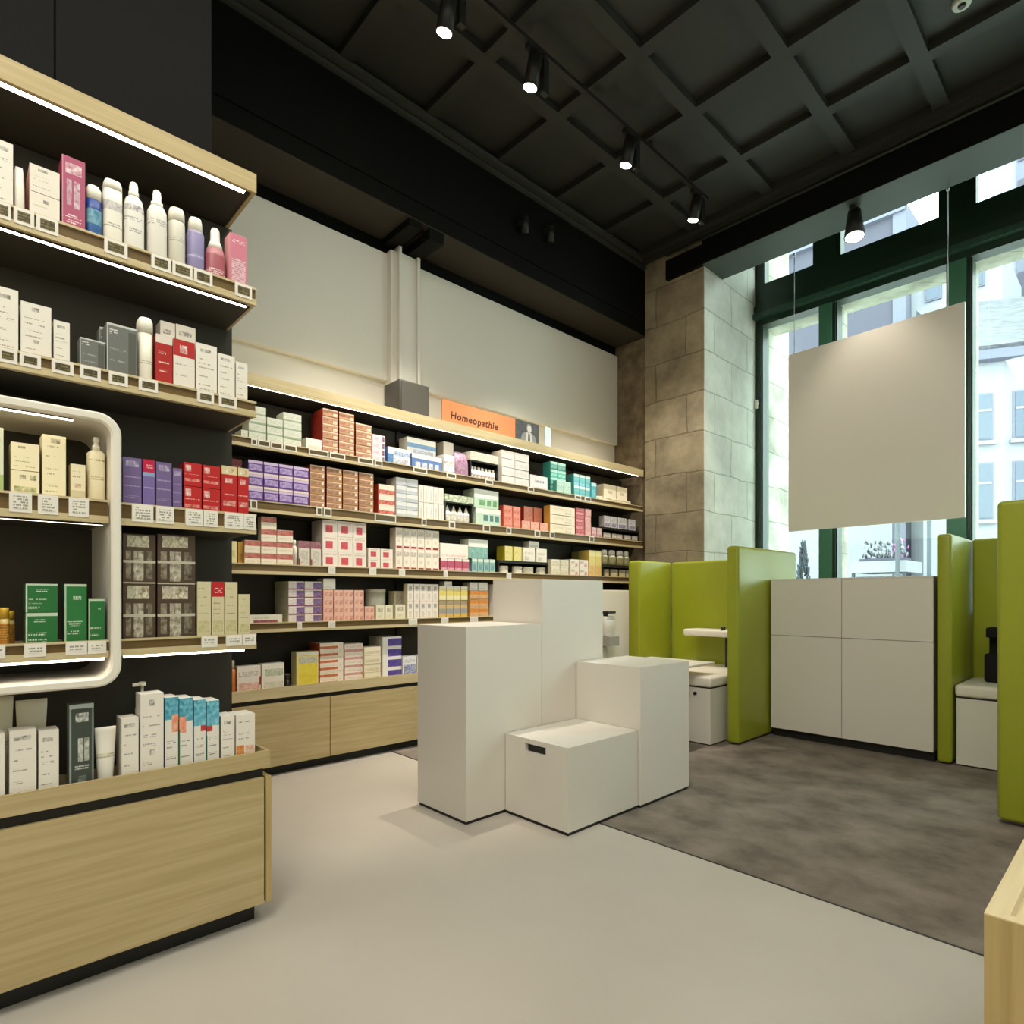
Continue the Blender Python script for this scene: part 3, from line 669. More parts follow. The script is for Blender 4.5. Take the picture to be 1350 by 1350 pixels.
for x, nm in ((-4.56, 'left'), (-3.87, 'right')):
    o = tag(empty('street_post', (x, 18, -.05)), 'slim grey street post outside, %s of two below the hanging panel' % nm, 'post')
    child(MB().tube((x, 18, -.05), (x, 18, 3.3), .05, plain('post_grey', '#3C4148', .6), 12), 'pole', o); child(MB().tube((x, 18, -.05), (x, 18, .35), .09, plain('post_grey', '#3C4148', .6), 12), 'foot', o)
cy_ = tag(empty('cypress', (-6.92, 18, -.05)), 'small slender dark evergreen standing outside the left window pane', 'tree')
lm = MB(); rnd = random.Random(3)
LEAF = plain('cypress_leaf', '#343C44', .8, .2)
for i in range(260):
    t = rnd.random(); rr_ = .33*(1-t)**.7*(1-.5*abs(t-.3)) * rnd.uniform(.5, 1); a = rnd.uniform(0, 2*PI); z = .5+2.2*t
    x, y = -6.92+rr_*math.cos(a), 18+rr_*math.sin(a)
    lm.tube((x, y, z), (x+.05*math.cos(a), y+.05*math.sin(a), z+.16), .035, LEAF, 5, .004)
child(lm, 'foliage', cy_); child(MB().tube((-6.92, 18, -.05), (-6.92, 18, 1.6), .04, plain('bark', '#6B5F55', .9, .1), 8), 'trunk', cy_)
aw = tag(empty('market_stall', (-5.1, 18.5, -.05)), 'white stall with a low canopy outside, below the hanging panel', 'stall')
child(MB().box(-5.72, -4.46, 18.6, 19.6, -.05, 1.75, WQ), 'counter', aw); child(MB().box(-5.76, -4.42, 18.2, 19.8, 1.85, 2.15, WB), 'canopy', aw)
child(MB().box(-5.74, -5.68, 18.3, 18.4, -.05, 1.86, WG).box(-4.52, -4.46, 18.3, 18.4, -.05, 1.86, WG), 'leg', aw)
fb = MB(); rnd = random.Random(5)
for i in range(170):
    x = rnd.uniform(-5.6, -4.6); y = rnd.uniform(18.7, 19.2); z = 2.275+rnd.random()**1.6*.45
    mm = plain('blossom_pink', '#9C4A86', .8) if rnd.random() < .18 and x > -5.0 else (plain('leaf_grey', '#3F464A', .8) if rnd.random() < .5 else plain('blossom_white', '#8E8A92', .8))
    fb.tube((x, y, z-.02), (x+rnd.uniform(-.04, .04), y, z+.07), .028, mm, 5, .01)
flw = tag(empty('flower_planter', (-5.1, 18.95, 2.15)), 'pink and white flowers standing on the white stall outside', 'flowers')
child(fb, 'flower_heads', flw); child(MB().box(-5.65, -4.55, 18.65, 19.25, 2.15, 2.25, WG), 'planter_box', flw)

# ================================================================ PRODUCTS
W0 = '#E6E1D6'
def TX(b, i): return ('T', b, i)
def AR(b, i): return ('A', b, i)
def lines(b, ink, vs, u0=.12, u1=.85, t=.035): return [(u0, u0+(u1-u0)*(.75+.25*math.sin(7*v*9)), v, v+t, TX(b, ink)) for v in vs]
STY = {
 'wtext': (W0, '#D8D2C6', [(.2, .7, .84, .9, AR(W0, '#55504A'))] + lines(W0, '#8B857C', (.68, .6, .52, .36, .2, .12))),
 'wtext2': (W0, '#D8D2C6', [(.15, .8, .86, .92, AR(W0, '#6A655E'))] + lines(W0, '#8B857C', (.72, .58, .45, .28, .14))),
 'wtext3': (W0, '#D8D2C6', [(.35, .6, .86, .93, AR(W0, '#4A4640')), (.4, .6, .3, .36, AR(W0, '#7A746C'))] + lines(W0, '#908A80', (.72, .62, .5, .4, .18))),
 'pinkedge': ('#E4DDD0', '#D79A93', [(.45, .62, .7, .82, AR('#E4DDD0', '#4F4A44'))] + lines('#E4DDD0', '#9B948A', (.55, .4, .22))),
 'pinkedge2': ('#E4DDD0', '#D79A93', [(.28, .6, .8, .9, AR('#E4DDD0', '#5F6A58'))] + lines('#E4DDD0', '#9B948A', (.6, .45, .2))),
 'magenta': ('#A8506E', '#8E2340', [(0, .05, 0, 1, '#C98CA2'), (.15, .85, .78, .92, AR('#A8506E', '#F0E4E6')), (.2, .42, .36, .7, AR('#C9BBC4', '#A8506E')), (.52, .78, .34, .7, AR('#D6C9CF', '#A8506E')), (.15, .85, .2, .25, TX('#A8506E', '#F4E8EA')), (.2, .85, .12, .17, TX('#A8506E', '#F4E8EA'))]),
 'pinkbox': ('#C9788C', '#E8A9B0', [(.12, .85, .84, .9, TX('#C9788C', '#F5E6E8')), (.1, .9, .1, .55, TX('#D9B4BC', '#A9647A'))]),
 'smoky': ('#6B6E6A', '#7C807C', [(0, .03, 0, 1, '#B9BFBA'), (0, 1, .96, 1, '#C4C9C4'), (.08, .35, .8, .9, TX('#6B6E6A', '#E6E6E2')), (.1, .8, .5, .54, TX('#6B6E6A', '#A5A8A2')), (.1, .8, .3, .34, TX('#6B6E6A', '#A5A8A2')), (.7, .95, .05, .9, '#54564F')]),
 'redband1': ('#A8201E', '#8C1A18', [(0, 1, .84, 1, '#DDD5CA'), (.15, .6, .62, .68, TX('#A8201E', '#F0E5DE')), (.15, .8, .45, .49, TX('#A8201E', '#EFDAD2')), (.15, .7, .3, .34, TX('#A8201E', '#EFDAD2')), (0, 1, 0, .1, '#E6DFD4')]),
 'redband2': ('#E2DCD2', '#D8D2C6', [(0, 1, .68, 1, '#B02422'), (.3, .65, .74, .9, AR('#B02422', '#F6EEE8')), (.1, .8, .5, .54, TX('#E2DCD2', '#7A746C')), (.1, .8, .3, .34, TX('#E2DCD2', '#9A948C'))]),
 'greenpale': ('#D7DCC0', '#C5CAA8', [(0, 1, 0, .3, '#A9BE7A')] + lines('#D7DCC0', '#8B8A70', (.8, .6, .45))),
 'creamtext': ('#EFE4BF', '#E2D4A8', [(.25, .5, .8, .88, AR('#EFE4BF', '#6B5F40'))] + lines('#EFE4BF', '#A39A74', (.45, .3, .12))),
 'creamart': ('#EFE4BF', '#E2D4A8', [(.3, .52, .68, .84, AR('#EFE4BF', '#4A4632')), (.66, .9, .66, .86, AR('#EFE4BF', '#4A5A34')), (.1, .9, .2, .4, AR('#E8DDB4', '#7E8A4E'))]),
 'creamtall': ('#EFE4BF', '#E2D4A8', [(.35, .75, .88, .95, AR('#EFE4BF', '#5E5030'))] + lines('#EFE4BF', '#A39A74', (.8, .66, .45, .38, .2, .1))),
 'creamsmall': ('#EDE2C0', '#E0D2A8', [(.2, .7, .38, .48, AR('#EDE2C0', '#A0483A')), (0, 1, .0, .3, '#D5CBA4')] + lines('#EDE2C0', '#8F8666', (.8, .65))),
 'violet1': ('#6F5D8E', '#5B4B78', [(.15, .85, .82, .94, AR('#6F5D8E', '#C9C2D6')), (.05, .95, .6, .64, TX('#6F5D8E', '#A89CC0')), (.05, .95, .42, .46, TX('#6F5D8E', '#A89CC0')), (.05, .95, .2, .24, TX('#6F5D8E', '#A89CC0'))]),
 'violet2': ('#7464A0', '#5B4B78', [(0, 1, .74, 1, '#B8123E'), (.15, .85, .82, .9, TX('#B8123E', '#F2C9D2')), (0, 1, .66, .74, '#8FA0C4'), (.1, .9, .4, .44, TX('#7464A0', '#B5AACC'))]),
 'redbox': ('#B81D20', '#8F1518', [(.08, .4, .62, .9, AR('#B81D20', '#F3E6E0')), (.05, .95, .5, .54, TX('#B81D20', '#E9B9B4')), (.05, .9, .2, .32, AR('#B81D20', '#E6A8A0'))]),
 'redcream': ('#B81D20', '#8F1518', [(0, 1, .83, 1, '#D9C79A'), (.15, .85, .86, .96, AR('#F0E9DC', '#B89A58')), (.2, .7, .66, .76, AR('#B81D20', '#F3E6E0')), (.05, .9, .4, .44, TX('#B81D20', '#E9B9B4')), (.1, .9, .2, .3, AR('#B81D20', '#E9C9C0'))]),
 'greenbox': ('#1F6B33', '#2B5A30', [(0, .05, 0, 1, '#C9D6C0'), (0, 1, .94, 1, '#BFD0B8'), (.32, .7, .72, .8, TX('#1F6B33', '#E8F0E4')), (.08, .65, .42, .47, TX('#1F6B33', '#DDE8D8')), (.08, .5, .3, .36, TX('#1F6B33', '#DDE8D8')), (.08, .45, .12, .2, TX('#1F6B33', '#DDE8D8'))]),
 'greenbox2': ('#1F6B33', '#2B5A30', [(0, .05, 0, 1, '#C9D6C0'), (0, 1, .9, 1, '#BFD0B8'), (.25, .6, .72, .8, TX('#1F6B33', '#E8F0E4')), (.08, .65, .3, .4, TX('#1F6B33', '#DDE8D8')), (.08, .65, .1, .2, TX('#1F6B33', '#DDE8D8'))]),
 'greenbox3': ('#24743A', '#2B5A30', [(0, .08, 0, 1, '#A9C2A2'), (0, 1, .96, 1, '#BFD0B8'), (.3, .75, .74, .8, TX('#24743A', '#E8F0E4')), (.12, .8, .3, .38, TX('#24743A', '#DDE8D8')), (.12, .65, .15, .22, TX('#24743A', '#DDE8D8'))]),
 'brownpack': ('#4A3A2C', '#33271E', [(.12, .8, .74, .97, AR('#E4DFC8', '#6E6248')), (.08, .24, .1, .66, AR('#A39B86', '#4A3A2C')), (.32, .62, .06, .66, AR('#D0CBB8', '#5A4C3A')), (.7, .9, .1, .66, AR('#8C8470', '#2E241C')), (0, 1, .42, .47, '#B9B4A2'), (0, 1, 0, .03, '#A8A28E')]),
 'beige': ('#CFC6A2', '#BDB38C', lines('#CFC6A2', '#7F785A', (.85, .7, .55, .42)) + [(.1, .9, .1, .3, AR('#CFC6A2', '#A9A86A'))]),
 'beigered': ('#CFC6A2', '#BDB38C', [(0, 1, .73, 1, '#B81A26'), (.2, .85, .8, .9, TX('#B81A26', '#F2D5D0')), (.1, .9, .1, .3, AR('#CFC6A2', '#A9A86A'))] + lines('#CFC6A2', '#7F785A', (.6, .5, .4))),
 'darkgreen': ('#3C463F', '#59645E', [(0, .08, 0, 1, '#8E9A96'), (.92, 1, 0, 1, '#707C77'), (0, 1, .95, 1, '#A8B2AE'), (.25, .78, .8, .9, AR('#3C463F', '#E6E9E4')), (.35, .55, .36, .62, AR('#D9DCCC', '#6E766E')), (.6, .8, .36, .62, AR('#D9DCCC', '#6E766E')), (.2, .8, .27, .32, TX('#3C463F', '#C9CEC6')), (.35, .7, .1, .2, AR('#3C463F', '#8A948E'))]),
 'bluecoral': ('#E2DED4', '#3A8AA0', [(0, 1, .72, 1, AR('#1F86A6', '#7FC4D2')), (.5, 1, .56, .78, AR('#E07A55', '#F0B59A')), (.96, 1, 0, .7, '#4A8A50')] + lines('#E2DED4', '#5A6A70', (.42, .36, .22))),
 'bluecoral2': ('#E2DED4', '#3A8AA0', [(0, 1, .7, 1, AR('#1F86A6', '#7FC4D2')), (0, .5, .55, .76, AR('#E07A55', '#F0B59A')), (0, .05, 0, .6, '#4A8A50')] + lines('#E2DED4', '#5A6A70', (.42, .36, .22))),
 'bluered': ('#E2DED4', '#3A8AA0', [(0, 1, .64, 1, AR('#2A8FB0', '#8FD0DC')), (.55, 1, .56, .64, '#C23A34'), (.96, 1, 0, .5, '#3E8A4A')] + lines('#E2DED4', '#5A6A70', (.44, .34, .22))),
 'bluered2': ('#E2DED4', '#3A8AA0', [(0, 1, .64, 1, AR('#2A8FB0', '#8FD0DC')), (0, .45, .56, .64, '#C23A34'), (0, .04, 0, .5, '#3E8A4A')] + lines('#E2DED4', '#5A6A70', (.44, .34, .22))),
 'orangeart': ('#E4DFD4', '#D8D2C6', [(.02, .42, .1, .38, AR('#E4A25A', '#C9571E')), (.5, .95, .12, .36, AR('#E4DFD4', '#DE8A4A'))] + lines('#E4DFD4', '#6A655E', (.84, .6, .5))),
 # rear shelves
 'palegreen': ('#D6DACB', '#C2C8B4', [(0, 1, 0, .2, '#9FAE94'), (.08, .9, .35, .75, TX('#DDE0D2', '#A3AE9A'))]),
 'cubewhite': ('#EDE8DC', '#CFC8B8', [(.1, .9, .05, .45, TX('#DCD6C8', '#BBB4A4'))]),
 'tanred': ('#B98B6C', '#8E2A1E', [(0, 1, .84, 1, '#E5CDB4'), (.05, .7, .35, .7, AR('#C9A488', '#8A4E38')), (.7, .95, .1, .5, AR('#C9A488', '#EFE2D0')), (0, 1, 0, .1, '#9C6A4C')]),
 'redcard': ('#C9A08A', '#8E2A1E', [(.5, 1, 0, 1, '#8E2A1E')]),
 'palepink': ('#E6D2DA', '#E0D4D6', [(.08, .5, .2, .7, TX('#E6D2DA', '#C27C9A')), (.78, .95, .1, .85, AR('#5A3A58', '#8A6A88')), (0, 1, .92, 1, '#F0E8EA')]),
 'bluetray': ('#D9DEE8', '#3E6FA8', [(0, .25, 0, .62, AR('#3E6FA8', '#6F97C4')), (.3, 1, .55, .8, AR('#4F7DB2', '#D9DEE8')), (.3, .9, .05, .4, AR('#E3E4E8', '#8A8FA6')), (0, 1, .8, 1, '#E9E9E4')]),
 'bluetray2': ('#5F7FB8', '#5F7FB8', [(0, 1, .72, 1, '#EDE9DE'), (.1, .9, .58, .7, AR('#6F8CC0', '#4868A4')), (.12, .28, .08, .5, AR('#EDEBEA', '#9AA0B8')), (.34, .5, .08, .5, AR('#EDEBEA', '#9AA0B8')), (.56, .7, .08, .5, AR('#EDEBEA', '#9AA0B8')), (.76, .9, .08, .5, AR('#EDEBEA', '#9AA0B8'))]),
 'bluestripe': ('#EDE9DF', '#E4DCC8', [(0, 1, .42, .68, AR('#6E94C4', '#8FB4C8')), (.2, .9, .1, .3, TX('#EDE9DF', '#6A7A9A'))]),
 'whitefold': ('#E9E6DE', '#D9D4C8', [(.05, .95, .1, .35, AR('#E9E6DE', '#8A8A90')), (.1, .9, .6, .7, TX('#E9E6DE', '#A8A8AC'))]),
 'whiteplain': ('#F0ECE2', '#D6CFBE', [(.1, .8, .15, .28, TX('#F0ECE2', '#B5AFA2'))]),
 'whiteplain2': ('#E9E3D4', '#D6CFBE', [(.12, .88, .5, .7, TX('#E9E3D4', '#A09880')), (.12, .5, .1, .4, AR('#E9E3D4', '#B8B090'))]),
 'whitegrey': ('#E8E3E0', '#EAE4D6', [(0, 1, 0, .1, '#8E8A8C'), (.06, .9, .3, .7, TX('#E8E3E0', '#BDB8B8'))]),
 'whitelilac': ('#E6E2E4', '#9A909A', [(.25, .8, .5, .68, AR('#E6E2E4', '#6A6080')), (.2, .95, .08, .2, TX('#E6E2E4', '#9A86C0'))]),
 'teal': ('#4FA096', '#2E7A6E', [(0, 1, .7, 1, AR('#CFE6DC', '#5FAE9E')), (.1, .9, .2, .55, AR('#3E9488', '#A8D4CA'))]),
 'teallight': ('#BFE0D2', '#3E9488', [(.1, .9, .5, .9, AR('#D5EAE0', '#6FB8A4')), (.1, .9, .05, .35, AR('#E3F0E8', '#7FB8B0'))]),
 'aqua': ('#5FAFB8', '#3F8E8C', [(0, 1, .78, 1, '#CFE6E2'), (.1, .9, .45, .7, AR('#8FCAC6', '#4F9EA8')), (.1, .9, .05, .3, AR('#4F9CC0', '#A8D4E0'))]),
 'aqua2': ('#4FA8BA', '#3F8E9C', [(0, 1, .8, 1, '#B5DDE0'), (.2, .8, .2, .6, AR('#4FA8BA', '#8FD0D8'))]),
 'creampack': ('#EEE6D0', '#DCD2B4', [(.35, .7, .55, .7, AR('#EEE6D0', '#8A7A50')), (.1, .9, .05, .3, AR('#E9DFC2', '#C9A860'))]),
 'maroon': ('#5A1E24', '#4A181E', [(.2, .8, .7, .85, TX('#5A1E24', '#B58A88'))]),
 'purple': ('#5A3A86', '#8E7CB0', [(0, 1, .8, 1, '#C9B4D6'), (.06, .94, .3, .72, AR('#7A5CA4', '#C9B8DC')), (0, 1, 0, .16, '#E0CFC4')]),
 'brown': ('#A8805E', '#8E2A1E', [(0, 1, .86, 1, '#D6B8A0'), (.08, .8, .3, .72, AR('#B8927A', '#7E5236')), (.8, .95, .4, .8, AR('#C9A084', '#F4E4CC')), (0, 1, 0, .1, '#A4702E')]),
 'redcreamstripe': ('#E9DCCB', '#A83A2A', [(0, 1, .08, .5, AR('#A82A20', '#D98A78')), (.0, .06, 0, 1, '#A83A2A')]),
 'greyband': ('#DADCDC', '#E4E0D0', [(0, 1, .15, .5, TX('#C2C8CE', '#9AA4B0')), (0, 1, 0, .1, '#8A9098')]),
 'slimwhite': ('#E9E4DA', '#DAD4C6', [(.3, .75, .15, .8, TX('#E0DAD2', '#A8A4A4')), (.1, .9, .0, .05, '#B8B2A8')]),
 'greenlid': ('#BFD6C6', '#C9D6BE', [(0, 1, .74, 1, '#EAEEE2'), (.3, .48, .3, .65, AR('#5F8E86', '#3E6E6E')), (.56, .7, .3, .65, AR('#5F8E86', '#3E6E6E')), (.78, .94, .3, .65, AR('#5F8E86', '#3E6E6E')), (0, 1, 0, .1, '#E3E9DE')]),
 'greenlid2': ('#BFD6C0', '#C9D6BE', [(0, 1, .55, 1, '#F2F2E8'), (.2, .42, .15, .45, AR('#4F8456', '#8ABA8A')), (.52, .68, .15, .45, AR('#4F8456', '#8ABA8A')), (.76, .92, .15, .45, AR('#4F8456', '#8ABA8A'))]),
 'coral': ('#DE8A76', '#C9523E', [(.08, .92, .5, .92, AR('#E8AE9C', '#D2614C')), (.1, .9, .05, .4, AR('#E0A08C', '#C9564A'))]),
 'coral2': ('#E08E72', '#B83A2A', [(.1, .9, .3, .9, AR('#E6A88E', '#D2694C'))]),
 'salmon': ('#E0A894', '#C8452E', [(.08, .92, .1, .9, AR('#E6C4B2', '#D27A66'))]),
 'creambig': ('#EADFC8', '#D8A84E', [(.1, .9, .5, .8, TX('#EADFC8', '#C9B48E')), (0, 1, 0, .08, '#8E8268'), (.6, .85, .2, .4, AR('#EADFC8', '#B8A888'))]),
 'rosered': ('#B8464E', '#9A3038', [(.05, .95, .55, .95, AR('#D08488', '#A83840')), (.1, .9, .05, .4, AR('#B8464E', '#E0A8A8'))]),
 'palerose': ('#DCA8A4', '#C27A7A', [(.1, .9, .1, .9, AR('#E6C2BC', '#CC8A8A'))]),
 'pinkwhite': ('#DCC0BE', '#C28A8A', [(.1, .9, .5, .95, AR('#E6D0CC', '#B8848A')), (.1, .9, .05, .4, AR('#D8A8AC', '#A84A66'))]),
 'smallpack': ('#D6CFC6', '#8E8680', [(.1, .9, .55, .9, AR('#E4DED4', '#7A7270')), (.1, .9, .1, .4, AR('#B0A49E', '#5A5458'))]),
 'smallpack2': ('#D9D6D6', '#A8A2A0', [(.1, .9, .5, .95, AR('#E9E4D8', '#8A90B0')), (.1, .9, .05, .4, AR('#B4B4C8', '#6A6288'))]),
 'paleyellow': ('#E0D6A2', '#CFC48A', [(.2, .7, .3, .6, AR('#E0D6A2', '#B8B05A'))]),
 'amberbox': ('#B88A34', '#9A7028', [(.1, .9, .2, .5, AR('#B88A34', '#8A6420'))]),
 'redtop': ('#EDE2CE', '#DCCDB4', [(0, 1, .55, .98, AR('#A8403A', '#C98A7C')), (.05, .9, .2, .4, TX('#EDE2CE', '#C9B8A0'))]),
 'maroontop': ('#D6CDC0', '#C9BFB0', [(0, 1, .72, 1, AR('#7E3A4A', '#A87A84')), (.15, .85, .1, .62, AR('#DDD6CA', '#A8A098')), (0, .12, 0, .3, '#8A2A34')]),
 'redsq': ('#E9E0D4', '#D9CEBE', [(.2, .68, .2, .68, AR('#C23A44', '#D8606A')), (.1, .9, .8, .92, TX('#E9E0D4', '#C98A84'))]),
 'redfoot': ('#EDE3D4', '#DDD0BC', [(.1, .9, .66, .88, AR('#EDE3D4', '#8A8074')), (.3, .7, .3, .5, TX('#EDE3D4', '#B8AC9C')), (.1, .9, .04, .14, '#9E2A2C')]),
 'magtube': ('#B8526E', '#8E2440', [(0, 1, .82, 1, '#EDDFD8'), (.2, .8, .36, .72, AR('#9A2E46', '#C86A80')), (0, 1, 0, .3, AR('#DDB8C2', '#B8788E'))]),
 'whitepink': ('#F0E6DC', '#E0D4C4', [(.05, .95, .12, .25, TX('#F0E6DC', '#D68A84'))]),
 'b_teal': ('#8FB4B0', '#6A9490', [(0, 1, .78, 1, '#CFE0D4'), (.25, .75, .2, .6, AR('#4F8088', '#7FA8B8')), (0, 1, 0, .1, '#C4D2D0')]),
 'teallid': ('#7FAEA4', '#D8DCCC', [(0, 1, .6, 1, '#F2F2E8'), (.05, .3, .1, .52, AR('#4F8A84', '#A8CCC4')), (.4, .62, .1, .52, AR('#4F8A84', '#A8CCC4')), (.72, .95, .1, .52, AR('#5F948E', '#A8CCC4'))]),
 'yellow': ('#E0D48A', '#B8A424', [(.1, .8, .2, .8, AR('#E9E2B4', '#D2C02E')), (.86, 1, 0, 1, '#C4B020')]),
 'creamstack': ('#E9E2CE', '#D6CCB0', [(.1, .9, .2, .8, AR('#EEE8D8', '#B8AC8A'))]),
 'whitered': ('#EDE4D4', '#D9CDB8', [(.55, .85, .15, .6, AR('#EDE4D4', '#C2545E')), (.1, .5, .5, .8, AR('#EDE4D4', '#A89A84'))]),
 'olive': ('#A8A45A', '#8E8A44', [(.1, .9, .2, .8, '#9E9A50')]),
 'yelloworange': ('#E6CE7A', '#D2B45A', [(0, 1, .78, 1, '#EFE4A4'), (.1, .9, .45, .72, '#E4D07E'), (.1, .9, .05, .42, AR('#D8A24E', '#E8C888'))]),
 'smallpack3': ('#C9BFA0', '#6A6450', [(.1, .9, .6, .95, AR('#E4DCC4', '#6A6450')), (.1, .9, .1, .5, AR('#D8CFB0', '#A88A4A'))]),
 'flatmaroon': ('#DDD6C4', '#CFC6B0', [(.12, .85, .08, .42, AR('#7A2A3E', '#A85A6A')), (.1, .6, .55, .8, TX('#DDD6C4', '#8A8474'))]),
 'whitepurple': ('#E6DECF', '#D6D0B4', [(.0, .48, .1, .85, TX('#E4DAD4', '#C2AEB4')), (.5, 1, 0, .9, AR('#5E4272', '#8E74A0')), (0, 1, 0, .14, '#8A4A68')]),
 'pinkprint': ('#E6B8A6', '#D89A8A', [(.1, .45, .2, .75, AR('#E9C8B8', '#C9705E')), (.55, .92, .2, .75, AR('#E9C0B0', '#B85A48'))]),
 'ivory': ('#E3DCC2', '#CFC6A4', [(.2, .8, .55, .85, AR('#E3DCC2', '#8A8468')), (.2, .8, .15, .35, TX('#E3DCC2', '#B5AC8C'))]),
 'greytube': ('#E9E2D6', '#D4C9A8', [(.25, .75, .6, .88, AR('#DCD4CA', '#5E5A56')), (.25, .75, .12, .45, TX('#E4DCD0', '#B0A8A0')), (0, 1, 0, .06, '#E6D4C8')]),
 'greyyellow': ('#CDB482', '#B89A58', [(0, 1, .76, 1, AR('#B8A888', '#8A7A62')), (0, 1, .26, .54, AR('#A4A29A', '#8E949C')), (0, 1, 0, .2, '#D6B050')]),
 'yellowtop': ('#EAE0B4', '#D6C478', [(0, 1, .3, .7, TX('#E4D478', '#D2BE5A')), (0, 1, .82, 1, '#F4F0DC')]),
 'orange': ('#DDA868', '#B88A48', [(0, 1, .55, .95, AR('#E0944A', '#C47A34')), (0, 1, .14, .42, AR('#D8B48E', '#B8947A')), (0, 1, 0, .08, '#8A6A38')]),
 'pinkline': ('#E4DCD2', '#D0C6B8', [(.05, .9, .6, .8, TX('#E4DCD2', '#8A7A78')), (.05, .95, .12, .4, AR('#E4D2C8', '#D08A80')), (.94, 1, .3, .6, '#9E2A2C')]),
 'greenline': ('#E4DFD2', '#D0C8B8', [(.15, .95, .55, .8, AR('#E4DFD2', '#7A9A6A')), (.1, .95, .1, .35, TX('#DCD8C8', '#B0AC98'))]),
 'yellowbig': ('#E2D078', '#D6D0A0', [(0, 1, .9, 1, '#EFEDE0'), (.1, .95, .68, .86, AR('#CFCDB8', '#9A9A8C')), (.12, .95, .06, .66, pat('#DCC62E', '#E4D25A', (1, 30, 30)))]),
 'orangestripe': ('#E9DFCC', '#C25A3A', [(0, .75, .2, .55, AR('#D2835A', '#B85A34')), (.1, .9, .7, .9, TX('#E9DFCC', '#C9A890'))]),
 'pinkstripe': ('#E9DED0', '#D0A8A0', [(0, 1, .0, .3, AR('#D8A8A0', '#C28A88')), (.1, .9, .5, .75, TX('#E9DED0', '#C2A0A0'))]),
 'creamlined': ('#E6DCC2', '#D8CCA8', [(.05, .95, .2, .55, TX('#DCD0B2', '#B0A488')), (0, 1, 0, .06, '#B8AC8C')]),
 'whiteviolet': ('#E9E5E2', '#DCD4C0', [(.28, 1, .12, .82, AR('#3E2A86', '#6A58A8'))]),
 'whiteblue': ('#DFE0E2', '#CFCFC8', [(.1, .95, .1, .6, AR('#C9CFE0', '#3E4A9A')), (.1, .9, .7, .85, TX('#DFE0E2', '#8A90A8'))]),
}
MESHC = {}
def carton_mesh(style, d, w, h):
    key = (style, round(d, 3), round(w, 3), round(h, 3))
    if key in MESHC: return MESHC[key]
    base, side, rects = STY[style]
    mb = MB(); bm_ = card(base); sm = card(side)
    us = sorted({0., 1.} | {min(max(r[0], 0), 1) for r in rects} | {min(max(r[1], 0), 1) for r in rects})
    vs = sorted({0., 1.} | {min(max(r[2], 0), 1) for r in rects} | {min(max(r[3], 0), 1) for r in rects})
    x1, x0 = d/2, -d/2
    V = {}
    for i, u in enumerate(us):
        for j, v in enumerate(vs): V[i, j] = mb.bm.verts.new((x1, -w/2+u*w, v*h))
    for i in range(len(us)-1):
        for j in range(len(vs)-1):
            uc, vc = (us[i]+us[i+1])/2, (vs[j]+vs[j+1])/2; m = bm_
            for r in rects:
                if r[0] < uc < r[1] and r[2] < vc < r[3]: m = getm(r[4])
            f = mb.bm.faces.new((V[i, j], V[i+1, j], V[i+1, j+1], V[i, j+1])); f.material_index = mb.mi(m)
    B = {k: mb.bm.verts.new((x0, -w/2+k[0]*w, k[1]*h)) for k in ((0, 0), (1, 0), (1, 1), (0, 1))}
    n, q = len(us)-1, len(vs)-1
    def F(vv, m): f = mb.bm.faces.new(vv); f.material_index = mb.mi(m)
    F([B[0, 0], B[0, 1], B[1, 1], B[1, 0]], sm)
    F([V[0, j] for j in range(q, -1, -1)]+[B[0, 0], B[0, 1]], sm)
    F([V[n, j] for j in range(q+1)]+[B[1, 1], B[1, 0]], sm)
    F([V[i, q] for i in range(n, -1, -1)]+[B[0, 1], B[1, 1]][:], bm_)
    F([V[i, 0] for i in range(n+1)]+[B[1, 0], B[0, 0]], sm)
    me = mb.mesh('carton'); MESHC[key] = me
    return me

